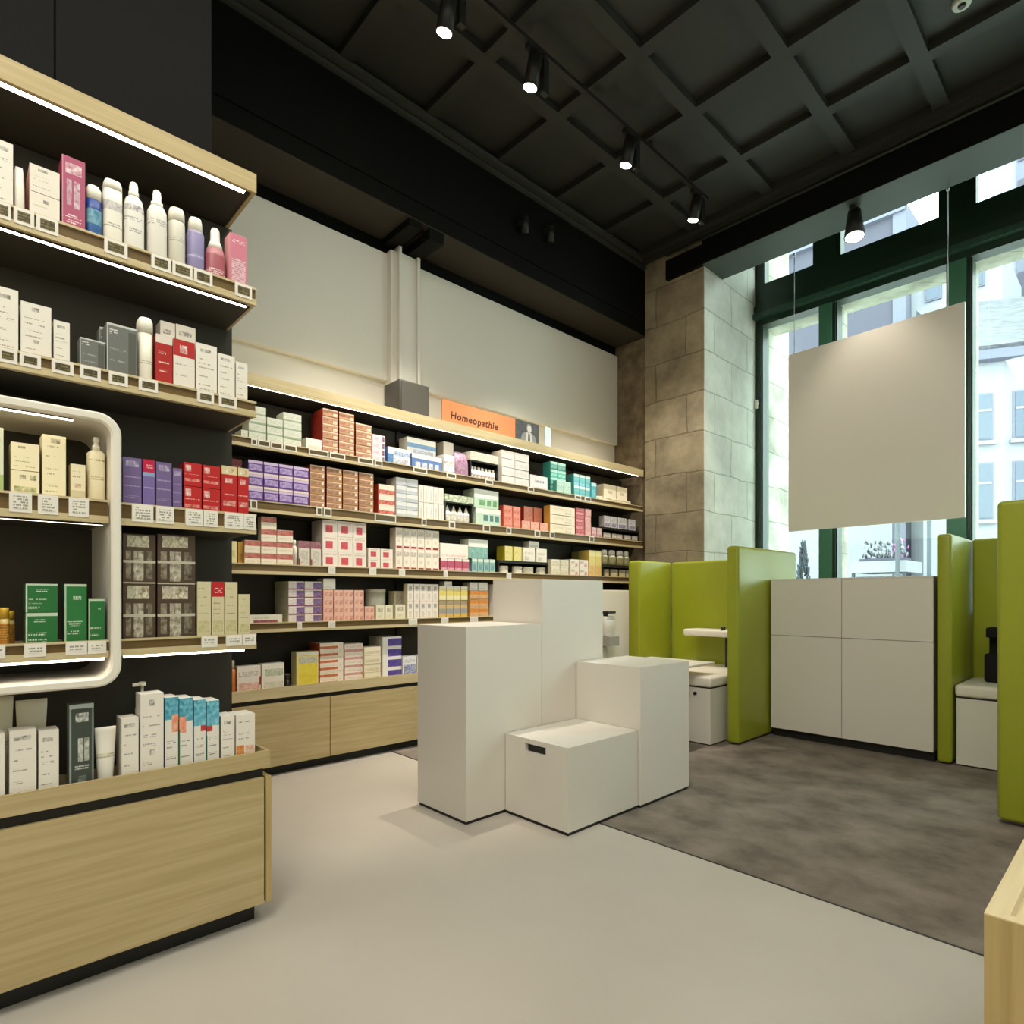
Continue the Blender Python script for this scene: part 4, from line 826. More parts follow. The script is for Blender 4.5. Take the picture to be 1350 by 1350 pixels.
# bottles: (body rings [(z, width, colour)], superellipse exponent, cap rings or None, cap part name)
CW = '#EFEBDD'
BOT = {
 'b_blue': ([(0, .92, '#1F3F7A'), (.03, 1, '#2E5E9A'), (.3, 1, ('A', '#2E6E9A', '#7FB0BC')), (.55, 1, '#1D3E8A'), (.72, .95, '#1D3E8A')], 3, [(.72, .96, CW), (.9, .98, CW), (.97, .7, CW), (1, .3, CW)], 'flip_cap'),
 'b_shampoo': ([(0, .94, '#E6E2D6'), (.02, 1, '#E6E2D6'), (.3, 1, ('T', '#E6E2D6', '#8E8A84')), (.36, 1, '#E6E2D6'), (.55, 1, ('A', '#DCD8D0', '#9A96A0')), (.68, 1, '#E6E2D6'), (.86, .98, '#E6E2D6')], 3.2, [(.86, 1.0, CW), (.95, .97, CW), (1, .85, CW)], 'flip_cap'),
 'b_spray': ([(0, .94, '#E3E0D8'), (.02, 1, '#E3E0D8'), (.3, 1, ('T', '#E3E0D8', '#77737A')), (.36, 1, '#E3E0D8'), (.44, 1, ('T', '#E3E0D8', '#8E8A92')), (.5, 1, '#E3E0D8'), (.58, 1, ('A', '#E3E0D8', '#6E6A78')), (.66, .98, '#E3E0D8'), (.76, .8, '#E3E0D8'), (.8, .5, '#E3E0D8')], 2.6, [(.8, .5, CW), (.86, .5, CW), (.87, .42, CW), (.93, .44, CW), (.98, .36, CW), (1, .2, CW)], 'spray_head'),
 'b_spray2': ([(0, .94, '#DEDBD2'), (.02, 1, '#DEDBD2'), (.5, 1, ('T', '#DEDBD2', '#8E8A86')), (.58, 1, '#DEDBD2'), (.7, .97, '#DEDBD2'), (.77, .7, '#DEDBD2')], 2.6, [(.77, .62, CW), (.83, .6, CW), (.84, .42, CW), (.93, .44, CW), (.98, .36, CW), (1, .2, CW)], 'spray_head'),
 'b_pale': ([(0, .94, '#CFCBBE'), (.02, 1, '#CFCBBE'), (.45, 1, ('T', '#CFCBBE', '#9A968C')), (.52, 1, '#CFCBBE'), (.76, .97, '#CFCBBE'), (.78, .9, '#CFCBBE')], 2.4, [(.78, .94, CW), (.93, .92, CW), (.99, .8, CW), (1, .6, CW)], 'cap'),
 'b_lilac': ([(0, .94, '#77719C'), (.02, 1, '#8882AC'), (.3, 1, ('T', '#8A84B0', '#C9C5DA')), (.36, 1, '#8882AC'), (.72, 1, '#8F8AB0'), (.76, .9, '#C9C5D0')], 2.4, [(.76, .82, CW), (.93, .76, CW), (.99, .66, CW), (1, .5, CW)], 'cap'),
 'b_rose': ([(0, .94, '#8E4A58'), (.02, 1, '#9E5A66'), (.1, 1, ('T', '#A8626E', '#E6D6D2')), (.25, 1, '#A0545E'), (.5, .97, '#B0727A'), (.62, .8, '#C9A6A6')], 2.2, [(.62, .76, CW), (.72, .62, CW), (.76, .5, CW), (.78, .46, CW), (.95, .44, CW), (1, .32, CW)], 'spray_head'),
 'b_cream': ([(0, .95, '#E4DFCF'), (.02, 1, '#E4DFCF'), (.3, 1, ('T', '#E4DFCF', '#A8A394')), (.36, 1, '#E4DFCF'), (.76, 1, '#E4DFCF')], 3, [(.76, 1.04, CW), (.94, 1.0, CW), (.99, .8, CW), (1, .5, CW)], 'cap'),
 'b_lotion': ([(0, .95, '#EDE4C2'), (.02, 1, '#EDE4C2'), (.35, 1, ('T', '#EDE4C2', '#B09A6A')), (.4, 1, '#EDE4C2'), (.62, 1, ('T', '#EDE4C2', '#6A5F48')), (.66, 1, '#EDE4C2'), (.76, .98, '#EDE4C2'), (.8, .6, '#EDE4C2')], 3, [(.8, .46, CW), (.88, .42, CW), (.89, .26, CW), (.93, .26, CW), (.94, .4, CW), (1, .3, CW)], 'pump'),
 'b_pump': ([(0, .95, '#E9E5DA'), (.7, 1, '#E9E5DA'), (.76, .6, '#E9E5DA')], 3, [(.76, .5, CW), (.84, .5, CW), (.85, .2, CW), (.95, .2, CW), (.96, .55, CW), (1, .5, CW)], 'pump'),
 'j_amber': ([(0, .9, '#A86A18'), (.05, 1, '#B87A1E'), (.15, 1, ('T', '#C48A30', '#6A4010')), (.6, 1, '#D6BE7A'), (.72, .92, '#B07020')], 2.2, [(.72, .95, '#C49A2A'), (.95, .95, '#D2AA3A'), (1, .85, '#D2AA3A')], 'lid'),
 'creamjar': ([(0, .9, '#E4D6B4'), (.1, 1, '#E9DEC2'), (.6, 1, '#E4D2AA'), (.7, .9, '#E4D6B4')], 2.4, [(.7, .96, '#EFE8D6'), (.96, .96, '#EFE8D6'), (1, .9, '#EFE8D6')], 'lid'),
 'whitejar': ([(0, .9, '#DAD6C6'), (.08, 1, '#E4DFD0'), (.25, 1, ('T', '#E4DFD0', '#8A8674')), (.6, 1, '#E4DFD0'), (.74, .92, '#E4DFD0')], 2.6, [(.74, .96, CW), (.97, .96, CW), (1, .9, CW)], 'lid'),
 'b_slim': ([(0, .95, '#E4DED0'), (.7, 1, '#E4DED0'), (.78, .7, '#E4DED0')], 2.2, [(.78, .7, CW), (.97, .66, CW), (1, .5, CW)], 'cap'),
 'b_top': ([(0, .92, '#7E7A4A'), (.05, 1, ('A', '#A8A276', '#5E5A34')), (.55, 1, '#DAD6C4'), (.66, .7, '#DAD6C4')], 2.6, [(.66, .85, '#F4F2EA'), (.95, .8, '#F4F2EA'), (1, .5, '#F4F2EA')], 'cap'),
 'b_orange': ([(0, .94, '#B85A1E'), (.02, 1, '#CF7A3A'), (.7, 1, '#D68E50'), (.78, .55, '#D68E50')], 2.2, [(.78, .6, CW), (.98, .6, CW), (1, .5, CW)], 'cap'),
 'j_dark': ([(0, .9, '#2A2622'), (.1, 1, '#2E2A26'), (.6, 1, '#2E2A26')], 2.2, [(.6, .96, '#3A3630'), (.95, .96, '#8A867C'), (1, .9, '#8A867C')], 'lid'),
 'drum': ([(0, .96, '#DAD6BE'), (.04, 1, '#E0DCC6'), (.3, 1, ('A', '#E0DCC6', '#B0AC8C')), (.45, 1, '#E0DCC6'), (.88, 1, '#E4E0CC')], 2.0, [(.88, 1.02, '#E9E5D4'), (.97, 1.02, '#E9E5D4'), (1, .96, '#E9E5D4')], 'lid'),
 'shelf_bottle': ([(0, .94, '#E4DEDA'), (.25, 1, ('A', '#E4DEDA', '#8A5A5A')), (.4, 1, '#E9E4DE'), (.75, .9, '#E9E4DE')], 2.2, [(.75, .7, CW), (.97, .66, CW), (1, .5, CW)], 'cap'),
 'pointed_bottle': ([(0, .95, '#E2DED2'), (.2, 1, ('A', '#E2DED2', '#A8A49A')), (.5, 1, '#E9E5DA'), (.64, .9, '#E9E5DA')], 2.4, [(.64, .8, CW), (.8, .45, CW), (1, .12, CW)], 'pointed_cap'),
}
def bottle_parts(style, d, w, h):
    key = ('b', style, round(d, 3), round(w, 3), round(h, 3))
    if key in MESHC: return MESHC[key]
    body, e, cap, cname = BOT[style]
    def mk(rings, close=None):
        mb = MB(); mb.loft([(z*h, d/2*wf, w/2*wf, getm(c)) for z, wf, c in rings], e, 28); return mb
    r = list(body)
    if body[-1][0] < cap[0][0] if cap else False: r.append((cap[0][0], body[-1][1], body[-1][2]))
    b = mk(r).mesh('bottle_body'); c = None
    if cap:
        mb = mk([(cap[0][0]+.0005, cap[0][1], cap[0][2])]+cap[1:])
        if style == 'b_pump': mb.box(-d*.12, d*.12, -w*.75, w*.1, h*.955, h*.995, getm(CW), .002)
        c = mb.mesh(cname)
    MESHC[key] = (b, c, cname)
    return MESHC[key]
def make_bottle(style, name, d, w, h, loc):
    b, c, cn_ = bottle_parts(style, d, w, h)
    root = empty(name, loc)
    o = bpy.data.objects.new('body', b); COL.objects.link(o); o.parent = root
    if c:
        o2 = bpy.data.objects.new(cn_, c); COL.objects.link(o2); o2.parent = root
    return root
def copy_tree(o, parent=None):
    c = o.copy(); COL.objects.link(c)
    if parent: c.parent = parent
    for ch in list(o.children): copy_tree(ch, c)
    return c

ORD = ['first', 'second', 'third', 'fourth', 'fifth', 'sixth', 'seventh']
def rowname(i, n):
    if n == 1: return ''
    if i == 0: return 'bottom'
    if i == n-1: return 'top'
    if n == 3: return 'middle'
    return ORD[i]+' from bottom'
def colname(i, n):
    if n == 1: return ''
    if n == 2: return ('left', 'right')[i]
    if n == 3: return ('left', 'centre', 'right')[i]
    return ORD[i]+' from left'
def mklabel(base, place, r, nr, c, ncol, cat):
    R_, C_ = rowname(r, nr), colname(c, ncol)
    col = ('%s column' % C_ if ncol < 4 else 'column %s' % C_) if C_ else ''
    if R_ and col: return '%s, %s in %s, %s' % (base, R_, col, place)
    if R_: return '%s, %s of its pile, %s' % (base, R_, place)
    if C_: return '%s, %s in its row, %s' % (base, C_, place)
    return '%s %s' % (base, place)

def add_item(kind, style, base, cat, place, label, X, d, z0, rh, cols):
    rnd = random.Random(hash((style, round(z0*1000), len(cols), round(X*1000))) & 0xffff)
    total = sum(c[2] for c in cols)
    group = None
    if place and total > 1: group = base+' pieces '+place
    if not place and label: group = label
    nm = {'carton': 'carton', 'jar': 'jar', 'bottle': 'bottle'}.get(cat, cat.replace(' ', '_'))
    protos = {}
    for ci, (y0, y1, n) in enumerate(cols):
        w = (y1-y0)-.0015; yc = (y0+y1)/2
        for ri in range(n):
            if not place: lab = base
            elif label and total == 1: lab = label
            else: lab = mklabel(base, place, ri, n, ci, len(cols), cat)
            h = rh-.0008; z = z0+ri*rh
            jx = rnd.uniform(-.004, .0) if place else 0
            loc = (X-d/2+jx, yc, z)
            if kind == 'carton':
                k = (round(w, 3), round(h, 3))
                if k in protos: o = protos[k].copy(); COL.objects.link(o); o.location = loc
                else:
                    o = bpy.data.objects.new(nm, carton_mesh(style, d, w, h)); COL.objects.link(o); o.location = loc; protos[k] = o
            elif kind == 'bottle':
                k = (round(w, 3), round(h, 3))
                if k in protos: o = copy_tree(protos[k]); o.location = loc
                else: o = make_bottle(style, nm, d, w, h, loc); protos[k] = o
            elif kind == 'tube':
                cm = plain('tube_'+style, '#E9E2CA' if style == 't_cream' else '#E6E2D6', .25)
                o = empty(nm, loc); mb = MB()
                mb.loft([(h*.10, d*.42, w*.32, cm), (h*.16, d*.46, w*.36, cm), (h*.5, d*.40, w*.43, textmat('#DAD3BC', '#9A9484')), (h*.58, d*.34, w*.445, cm), (h*.93, .004, w*.5, cm), (h, .0025, w*.5, cm)], 2.2, 28)
                mb.build('tube_body', o); c2 = MB(); c2.loft([(0, d*.40, w*.30, card('#E6E1D2')), (h*.10, d*.40, w*.31, card('#E6E1D2'))], 2.2, 28); c2.build('cap', o)
            elif kind == 'pouch':
                cm = pat('#B994AC', '#7E5A78', (60, 60, 60)) if style == 'mauve' else card('#E0DCD0')
                mb = MB(); mb.loft([(0, d*.45, w*.46, cm), (h*.06, d*.5, w*.5, cm), (h*.55, d*.46, w*.49, cm), (h*.85, d*.25, w*.46, cm), (h*.93, .006, w*.42, cm), (h, .003, w*.34, cm)], 4, 28)
                o = mb.build(nm, None, loc)
                md = o.modifiers.new('crumple', 'DISPLACE'); tx = bpy.data.textures.new('crumple', 'CLOUDS'); tx.noise_scale = .05; md.texture = tx; md.strength = .006; md.mid_level = .5
            elif kind == 'display':
                o = empty(nm, loc); hd = .36 if style == 'display' else .30
                bk = card('#1E1814') if style == 'display' else card('#20281F')
                MB().box(-d/2, d/2-.005, -w/2, w/2, 0, .006, bk).box(-d/2, -d/2+.004, -w/2, w/2, .006, h*(1-hd), bk).box(-d/2, d/2-.005, -w/2, -w/2+.012, .006, h*(1-hd), bk).box(-d/2, d/2-.005, w/2-.012, w/2, .006, h*(1-hd), bk).box(-d/2, d/2-.005, -w/2, w/2, h*(1-hd), h*(1-hd)+.012, bk).build('open_case', o)
                hc = pat('#E9E6D8', '#5F8A4E', (1, 30, 60)) if style == 'display2' else pat('#E6E2D4', '#C4BEAE', (1, 30, 60))
                MB().box(-d/2, d/2, -w/2, w/2, h*(1-hd)+.0125, h, hc).build('header_card', o)
                nb = 7 if style == 'display' else 4
                bs = 'shelf_bottle' if style == 'display' else 'pointed_bottle'
                iw = w-.034; bw = iw/nb; bh = h*(1-hd)*(.72 if style == 'display' else .86); p0 = None
                for q in range(nb):
                    l2 = (X-d/2+jx+d*.22, yc-iw/2+bw*(q+.5), z+.0065)
                    if p0 is None: p0 = b_ = make_bottle(bs, 'bottle', .035, bw*.9, bh, l2)
                    else: b_ = copy_tree(p0); b_.location = l2
                    tag(b_, ('white bottle' if nb == 7 else 'pointed white bottle')+', %s from left inside the black framed display, %s' % (ORD[q], place), 'bottle', ('white bottles' if nb == 7 else 'pointed bottles')+' in the framed display '+place)
            elif kind == 'riser':
                o = empty(nm, loc); bk = M['black']
                MB().box(-d/2, d/2, -w/2, w/2, h-.024, h, bk).build('top_board', o)
                for s_ in (-1, 1): MB().box(-d/2, d/2, s_*(w/2-.004)-.004, s_*(w/2-.004)+.004, 0, h-.024, bk).build('leg', o)
                MB().box(-d/2, -d/2+.006, -w/2+.009, w/2-.009, 0, h-.024, bk).build('rear_board', o)
            tag(o, lab, cat, group)

ITEMS = [
 ('carton', 'wtext2', 'tall white carton at far left of top left shelf', 'carton', '', None, -2.3, 0.09, 2.327, 0.2024, [(0.097, 0.1504, 1)]),
 ('pouch', 'pouch', 'crumpled white pouch between tall white carton and pink edged carton', 'pouch', '', None, -2.3, 0.06, 2.327, 0.1581, [(0.1528, 0.1781, 1)]),
 ('carton', 'pinkedge', 'white carton with pink side under a shorter white carton on top left shelf', 'carton', '', None, -2.3, 0.1, 2.327, 0.0868, [(0.1869, 0.2608, 1)]),
 ('carton', 'pinkedge2', 'white carton with pink side resting on top of another, top left shelf', 'carton', '', None, -2.3, 0.1, 2.4148, 0.0816, [(0.1869, 0.2608, 1)]),
 ('carton', 'magenta', 'tall magenta carton with white lettering on top left shelf', 'carton', '', None, -2.3, 0.08, 2.327, 0.2347, [(0.2651, 0.3253, 1)]),
 ('bottle', 'b_blue', 'short blue bottle with white flip cap beside the magenta carton', 'bottle', '', None, -2.305, 0.045, 2.327, 0.1876, [(0.3277, 0.3718, 1)]),
 ('bottle', 'b_shampoo', 'white flat shampoo bottle right of the small blue bottle', 'bottle', '', None, -2.305, 0.045, 2.327, 0.2221, [(0.3749, 0.4289, 1)]),
 ('bottle', 'b_spray', 'white spray bottle right of the white shampoo bottle', 'spray bottle', '', None, -2.305, 0.05, 2.327, 0.2519, [(0.4321, 0.4923, 1)]),
 ('bottle', 'b_spray2', 'white spray bottle left of the wide capped clear bottle', 'spray bottle', '', None, -2.305, 0.05, 2.327, 0.2567, [(0.5005, 0.5607, 1)]),
 ('bottle', 'b_pale', 'pale translucent bottle with wide white cap on top left shelf', 'bottle', '', None, -2.305, 0.06, 2.327, 0.2192, [(0.5642, 0.6186, 1)]),
 ('bottle', 'b_lilac', 'lilac bottle with tall white cap on top left shelf', 'bottle', '', None, -2.305, 0.055, 2.327, 0.2121, [(0.6222, 0.6799, 1)]),
 ('bottle', 'b_rose', 'rosy clear spray bottle with white pump at shelf end', 'spray bottle', '', None, -2.305, 0.055, 2.327, 0.2047, [(0.6824, 0.7529, 1)]),
 ('carton', 'pinkbox', 'pink carton at the right end of top left shelf', 'carton', '', None, -2.3, 0.06, 2.327, 0.1987, [(0.7579, 0.8194, 1)]),
 ('carton', 'wtext', 'white carton at the far left of second left shelf', 'carton', '', None, -2.3, 0.09, 1.908, 0.1952, [(0.1003, 0.1623, 1)]),
 ('carton', 'wtext3', 'wide white carton with small emblem on second left shelf', 'carton', '', None, -2.3, 0.08, 1.908, 0.17, [(0.1667, 0.2403, 1)]),
 ('carton', 'wtext', 'small cream carton right of wide white carton, second left shelf', 'carton', '', None, -2.3, 0.06, 1.908, 0.1381, [(0.2449, 0.2859, 1)]),
 ('carton', 'smoky', 'small smoky grey clear carton on second left shelf', 'carton', '', None, -2.3, 0.06, 1.908, 0.1047, [(0.3104, 0.3792, 1)]),
 ('carton', 'smoky', 'larger smoky grey clear carton beside cream bottle', 'carton', '', None, -2.3, 0.08, 1.908, 0.1734, [(0.3812, 0.4676, 1)]),
 ('carton', 'smoky', 'smoky grey carton standing behind the two other smoky cartons', 'carton', '', None, -2.41, 0.05, 1.908, 0.1933, [(0.3792, 0.4113, 1)]),
 ('bottle', 'b_cream', 'cream bottle with tall rounded cap beside red banded cartons', 'bottle', '', None, -2.303, 0.06, 1.908, 0.2279, [(0.4715, 0.5169, 1)]),
 ('carton', 'wtext', 'white carton standing behind the left red banded carton', 'carton', '', None, -2.42, 0.06, 1.908, 0.2752, [(0.561, 0.6095, 1)]),
 ('carton', 'wtext2', 'white carton standing behind the right red banded carton', 'carton', '', None, -2.42, 0.06, 1.908, 0.2786, [(0.6112, 0.6774, 1)]),
 ('carton', 'redband1', 'mostly red carton with white foot beside the cream bottle', 'carton', '', None, -2.3, 0.08, 1.908, 0.1783, [(0.5196, 0.5713, 1)]),
 ('carton', 'redband2', 'white carton with red top band and white lettering', 'carton', '', None, -2.3, 0.08, 1.908, 0.178, [(0.5732, 0.6414, 1)]),
 ('carton', 'wtext', 'white carton right of the red banded cartons', 'carton', '', None, -2.3, 0.08, 1.908, 0.1847, [(0.6446, 0.7143, 1)]),
 ('carton', 'wtext2', 'middle sized white carton second from end of second left shelf', 'carton', '', None, -2.3, 0.07, 1.908, 0.1669, [(0.7169, 0.7756, 1)]),
 ('carton', 'wtext', 'narrow white carton at right end of second left shelf', 'carton', '', None, -2.3, 0.05, 1.908, 0.153, [(0.7785, 0.8208, 1)]),
 ('carton', 'greenpale', 'pale green carton at left edge inside the white frame', 'carton', '', None, -2.28, 0.09, 1.493, 0.195, [(0.0929, 0.1277, 1)]),
 ('carton', 'creamart', 'cream carton under another cream carton inside white frame', 'carton', '', None, -2.28, 0.08, 1.493, 0.0777, [(0.1429, 0.2098, 1)]),
 ('carton', 'creamtext', 'cream carton resting on another cream carton inside white frame', 'carton', '', None, -2.28, 0.08, 1.5717, 0.0806, [(0.1429, 0.2098, 1)]),
 ('carton', 'creamtall', 'tall cream carton inside white frame', 'carton', '', None, -2.28, 0.07, 1.493, 0.1948, [(0.2155, 0.274, 1)]),
 ('carton', 'creamsmall', 'small cream carton with reddish emblem inside white frame', 'carton', '', None, -2.28, 0.05, 1.493, 0.1163, [(0.2848, 0.3232, 1)]),
 ('bottle', 'b_lotion', 'cream lotion bottle with pump top inside white frame', 'lotion bottle', '', None, -2.285, 0.06, 1.493, 0.2141, [(0.3304, 0.3793, 1)]),
 ('carton', 'violet1', 'wide violet carton right of the white frame', 'carton', '', None, -2.3, 0.07, 1.493, 0.1636, [(0.4259, 0.4792, 1)]),
 ('carton', 'violet2', 'violet carton with crimson top, beside wide violet carton', 'carton', '', None, -2.3, 0.06, 1.493, 0.1647, [(0.4818, 0.518, 1)]),
 ('carton', 'violet1', 'violet carton right of the crimson topped one', 'carton', '', None, -2.3, 0.06, 1.493, 0.1621, [(0.5212, 0.569, 1)]),
 ('carton', 'violet1', 'narrow short violet carton beside red cartons', 'carton', '', None, -2.3, 0.05, 1.493, 0.1483, [(0.5713, 0.6005, 1)]),
 ('carton', 'redbox', 'red carton at bottom left of the red block on third left shelf', 'carton', '', None, -2.3, 0.07, 1.493, 0.0912, [(0.606, 0.6635, 1)]),
 ('carton', 'redbox', 'red carton at top left of the red block on third left shelf', 'carton', '', None, -2.3, 0.07, 1.5852, 0.0816, [(0.606, 0.6635, 1)]),
 ('carton', 'redbox', 'red carton at bottom right of the red block on third left shelf', 'carton', '', None, -2.3, 0.07, 1.493, 0.0908, [(0.666, 0.7254, 1)]),
 ('carton', 'redbox', 'red carton at top right of the red block on third left shelf', 'carton', '', None, -2.3, 0.07, 1.5848, 0.0811, [(0.666, 0.7254, 1)]),
 ('carton', 'redcream', 'tall red carton with cream top right of the red block', 'carton', '', None, -2.3, 0.07, 1.493, 0.1804, [(0.7292, 0.7838, 1)]),
 ('carton', 'redcream', 'tall red carton with cream top at end of third left shelf', 'carton', '', None, -2.3, 0.07, 1.493, 0.1806, [(0.7859, 0.8249, 1)]),
 ('bottle', 'j_amber', 'amber jar with gold lid at left edge inside white frame', 'jar', '', None, -2.29, 0.06, 1.054, 0.1139, [(0.1148, 0.1436, 1)]),
 ('bottle', 'j_amber', 'amber jar with gold lid half hidden behind another amber jar', 'jar', '', None, -2.36, 0.05, 1.054, 0.1036, [(0.1392, 0.1603, 1)]),
 ('carton', 'greenbox2', 'green carton under another green carton inside white frame', 'carton', '', None, -2.28, 0.08, 1.054, 0.0979, [(0.1765, 0.2535, 1)]),
 ('carton', 'greenbox', 'green carton resting on another green carton inside white frame', 'carton', '', None, -2.28, 0.08, 1.1529, 0.0862, [(0.1765, 0.2535, 1)]),
 ('carton', 'greenbox3', 'tall green carton in middle inside white frame', 'carton', '', None, -2.28, 0.06, 1.054, 0.1854, [(0.2691, 0.3265, 1)]),
 ('carton', 'greenbox3', 'short green carton at right inside white frame', 'carton', '', None, -2.28, 0.05, 1.054, 0.1389, [(0.3297, 0.3734, 1)]),
 ('carton', 'brownpack', 'brown and silver gift pack, bottom left of four', 'gift pack', '', None, -2.3, 0.1, 1.054, 0.188, [(0.4259, 0.5207, 1)]),
 ('carton', 'brownpack', 'brown and silver gift pack, top left of four', 'gift pack', '', None, -2.3, 0.1, 1.243, 0.1636, [(0.4259, 0.5207, 1)]),
 ('carton', 'brownpack', 'brown and silver gift pack, bottom right of four', 'gift pack', '', None, -2.3, 0.1, 1.054, 0.1868, [(0.5248, 0.6429, 1)]),
 ('carton', 'brownpack', 'brown and silver gift pack, top right of four', 'gift pack', '', None, -2.3, 0.1, 1.2418, 0.17, [(0.5248, 0.6429, 1)]),
 ('carton', 'beige', 'beige carton beside the brown gift packs', 'carton', '', None, -2.3, 0.06, 1.054, 0.1997, [(0.6483, 0.6943, 1)]),
 ('carton', 'beigered', 'beige carton with red top on fourth left shelf', 'carton', '', None, -2.3, 0.06, 1.054, 0.2, [(0.696, 0.7391, 1)]),
 ('carton', 'beige', 'beige carton right of the red topped one', 'carton', '', None, -2.3, 0.06, 1.054, 0.1994, [(0.7406, 0.7851, 1)]),
 ('carton', 'beige', 'shorter beige carton at end of fourth left shelf', 'carton', '', None, -2.3, 0.06, 1.054, 0.1557, [(0.7875, 0.829, 1)]),
 ('tube', 't_cream', 'cream tube standing behind at left edge of drawer counter', 'tube', '', None, -2.42, 0.05, 0.592, 0.2996, [(0.0951, 0.1608, 1)]),
 ('tube', 't_cream', 'second cream tube standing behind the white cartons on drawer counter', 'tube', '', None, -2.42, 0.05, 0.592, 0.2822, [(0.1644, 0.2451, 1)]),
 ('carton', 'wtext', 'white carton cut by left edge of photo on drawer counter', 'carton', '', None, -2.27, 0.09, 0.592, 0.2156, [(0.0795, 0.13, 1)]),
 ('carton', 'wtext2', 'wide white carton in front of cream tubes on drawer counter', 'carton', '', None, -2.27, 0.07, 0.592, 0.2186, [(0.1389, 0.2021, 1)]),
 ('carton', 'wtext', 'white carton left of the dark grey boxed set', 'carton', '', None, -2.27, 0.07, 0.592, 0.2084, [(0.2057, 0.2555, 1)]),
 ('carton', 'darkgreen', 'dark grey green carton in clear wrap on drawer counter', 'carton', '', None, -2.27, 0.05, 0.592, 0.277, [(0.2798, 0.3433, 1)]),
 ('tube', 't_white', 'small white tube between dark carton and white cartons', 'tube', '', None, -2.275, 0.04, 0.592, 0.1932, [(0.347, 0.4067, 1)]),
 ('carton', 'wtext2', 'narrow white carton right of the small white tube', 'carton', '', None, -2.27, 0.08, 0.592, 0.2157, [(0.4162, 0.4647, 1)]),
 ('carton', 'wtext3', 'tallest white carton on drawer counter', 'carton', '', None, -2.27, 0.07, 0.592, 0.2884, [(0.469, 0.5374, 1)]),
 ('bottle', 'b_pump', 'white pump bottle standing behind the tallest white carton', 'pump bottle', '', None, -2.37, 0.055, 0.592, 0.314, [(0.4807, 0.5215, 1)]),
 ('carton', 'bluecoral', 'left blue topped pack with coral seal', 'carton', '', None, -2.27, 0.09, 0.592, 0.269, [(0.5408, 0.5826, 1)]),
 ('carton', 'bluecoral2', 'second blue topped pack with coral seal', 'carton', '', None, -2.27, 0.09, 0.592, 0.2615, [(0.5838, 0.627, 1)]),
 ('carton', 'bluered', 'blue topped pack with red seal, left of its pair', 'carton', '', None, -2.27, 0.09, 0.592, 0.251, [(0.6297, 0.6696, 1)]),
 ('carton', 'bluered2', 'blue topped pack with red seal, right of its pair', 'carton', '', None, -2.27, 0.09, 0.592, 0.2427, [(0.6708, 0.7128, 1)]),
 ('carton', 'wtext', 'plain white carton between blue topped packs and orange printed carton', 'carton', '', None, -2.27, 0.09, 0.592, 0.1821, [(0.7184, 0.7649, 1)]),
 ('carton', 'orangeart', 'white carton with orange print at right end of drawer counter', 'carton', '', None, -2.27, 0.09, 0.592, 0.1799, [(0.7688, 0.8367, 1)]),
 ('carton', 'palegreen', 'pale green flat carton', 'carton', 'on top rear shelf', None, -4.08, 0.12, 2.23, 0.0585, [(1.4633, 1.5772, 4), (1.5838, 1.6904, 3), (1.6936, 1.8217, 4)]),
 ('carton', 'palegreen', 'pale green lone carton', 'carton', 'on top rear shelf', None, -4.08, 0.12, 2.23, 0.0604, [(1.4151, 1.4584, 1)]),
 ('carton', 'cubewhite', 'small white cube carton', 'carton', 'on top rear shelf', None, -4.08, 0.0802, 2.23, 0.0878, [(1.8548, 1.9703, 1)]),
 ('carton', 'tanred', 'tan and red carton', 'carton', 'on top rear shelf', None, -4.08, 0.1522, 2.23, 0.0537, [(1.979, 2.0963, 6), (2.1071, 2.2286, 6), (2.2417, 2.3737, 5)]),
 ('carton', 'redcard', 'red carton behind tan stack', 'carton', 'on top rear shelf', None, -4.24, 0.1, 2.23, 0.0795, [(2.012, 2.0476, 4)]),
 ('carton', 'palepink', 'pale pink striped carton', 'carton', 'on top rear shelf', None, -4.08, 0.12, 2.23, 0.0525, [(2.3821, 2.4928, 4)]),
 ('carton', 'bluetray', 'blue and white tray pack', 'carton', 'on top rear shelf', None, -4.08, 0.16, 2.23, 0.1393, [(2.5151, 2.7246, 1)]),
 ('carton', 'bluetray2', 'wide blue banded tray pack', 'carton', 'on top rear shelf', None, -4.08, 0.16, 2.23, 0.1224, [(2.7369, 3.0343, 1)]),
 ('carton', 'bluestripe', 'white carton with blue stripe', 'carton', 'on top rear shelf', 'white carton with blue stripe lying on the blue tray packs, top rear shelf', -4.18, 0.12, 2.3708, 0.1389, [(2.7598, 3.0488, 1)]),
 ('carton', 'whitefold', 'white folded carton', 'carton', 'on top rear shelf', None, -4.08, 0.12, 2.23, 0.0823, [(3.0539, 3.1701, 2)]),
 ('carton', 'whiteplain', 'tall white carton behind tray packs', 'carton', 'on top rear shelf', None, -4.22, 0.1, 2.23, 0.3173, [(3.1587, 3.2662, 1)]),
 ('pouch', 'mauve', 'mauve flowered bag', 'bag', 'on top rear shelf', 'mauve patterned bag left of black framed bottle display', -4.08, 0.1, 2.23, 0.2215, [(3.1864, 3.3364, 1)]),
 ('display', 'display', 'black framed bottle display', 'display stand', 'on top rear shelf', 'black framed display with white header, seven white bottles inside, top rear shelf', -4.08, 0.14, 2.23, 0.2413, [(3.3449, 3.6737, 1)]),
 ('carton', 'whitegrey', 'white grey lined carton', 'carton', 'on top rear shelf', None, -4.08, 0.1467, 2.23, 0.0783, [(3.7156, 3.876, 4), (3.8838, 4.0602, 4)]),
 ('carton', 'whitelilac', 'white lilac sided carton', 'carton', 'on top rear shelf', None, -4.08, 0.12, 2.23, 0.1383, [(4.0775, 4.3194, 1)]),
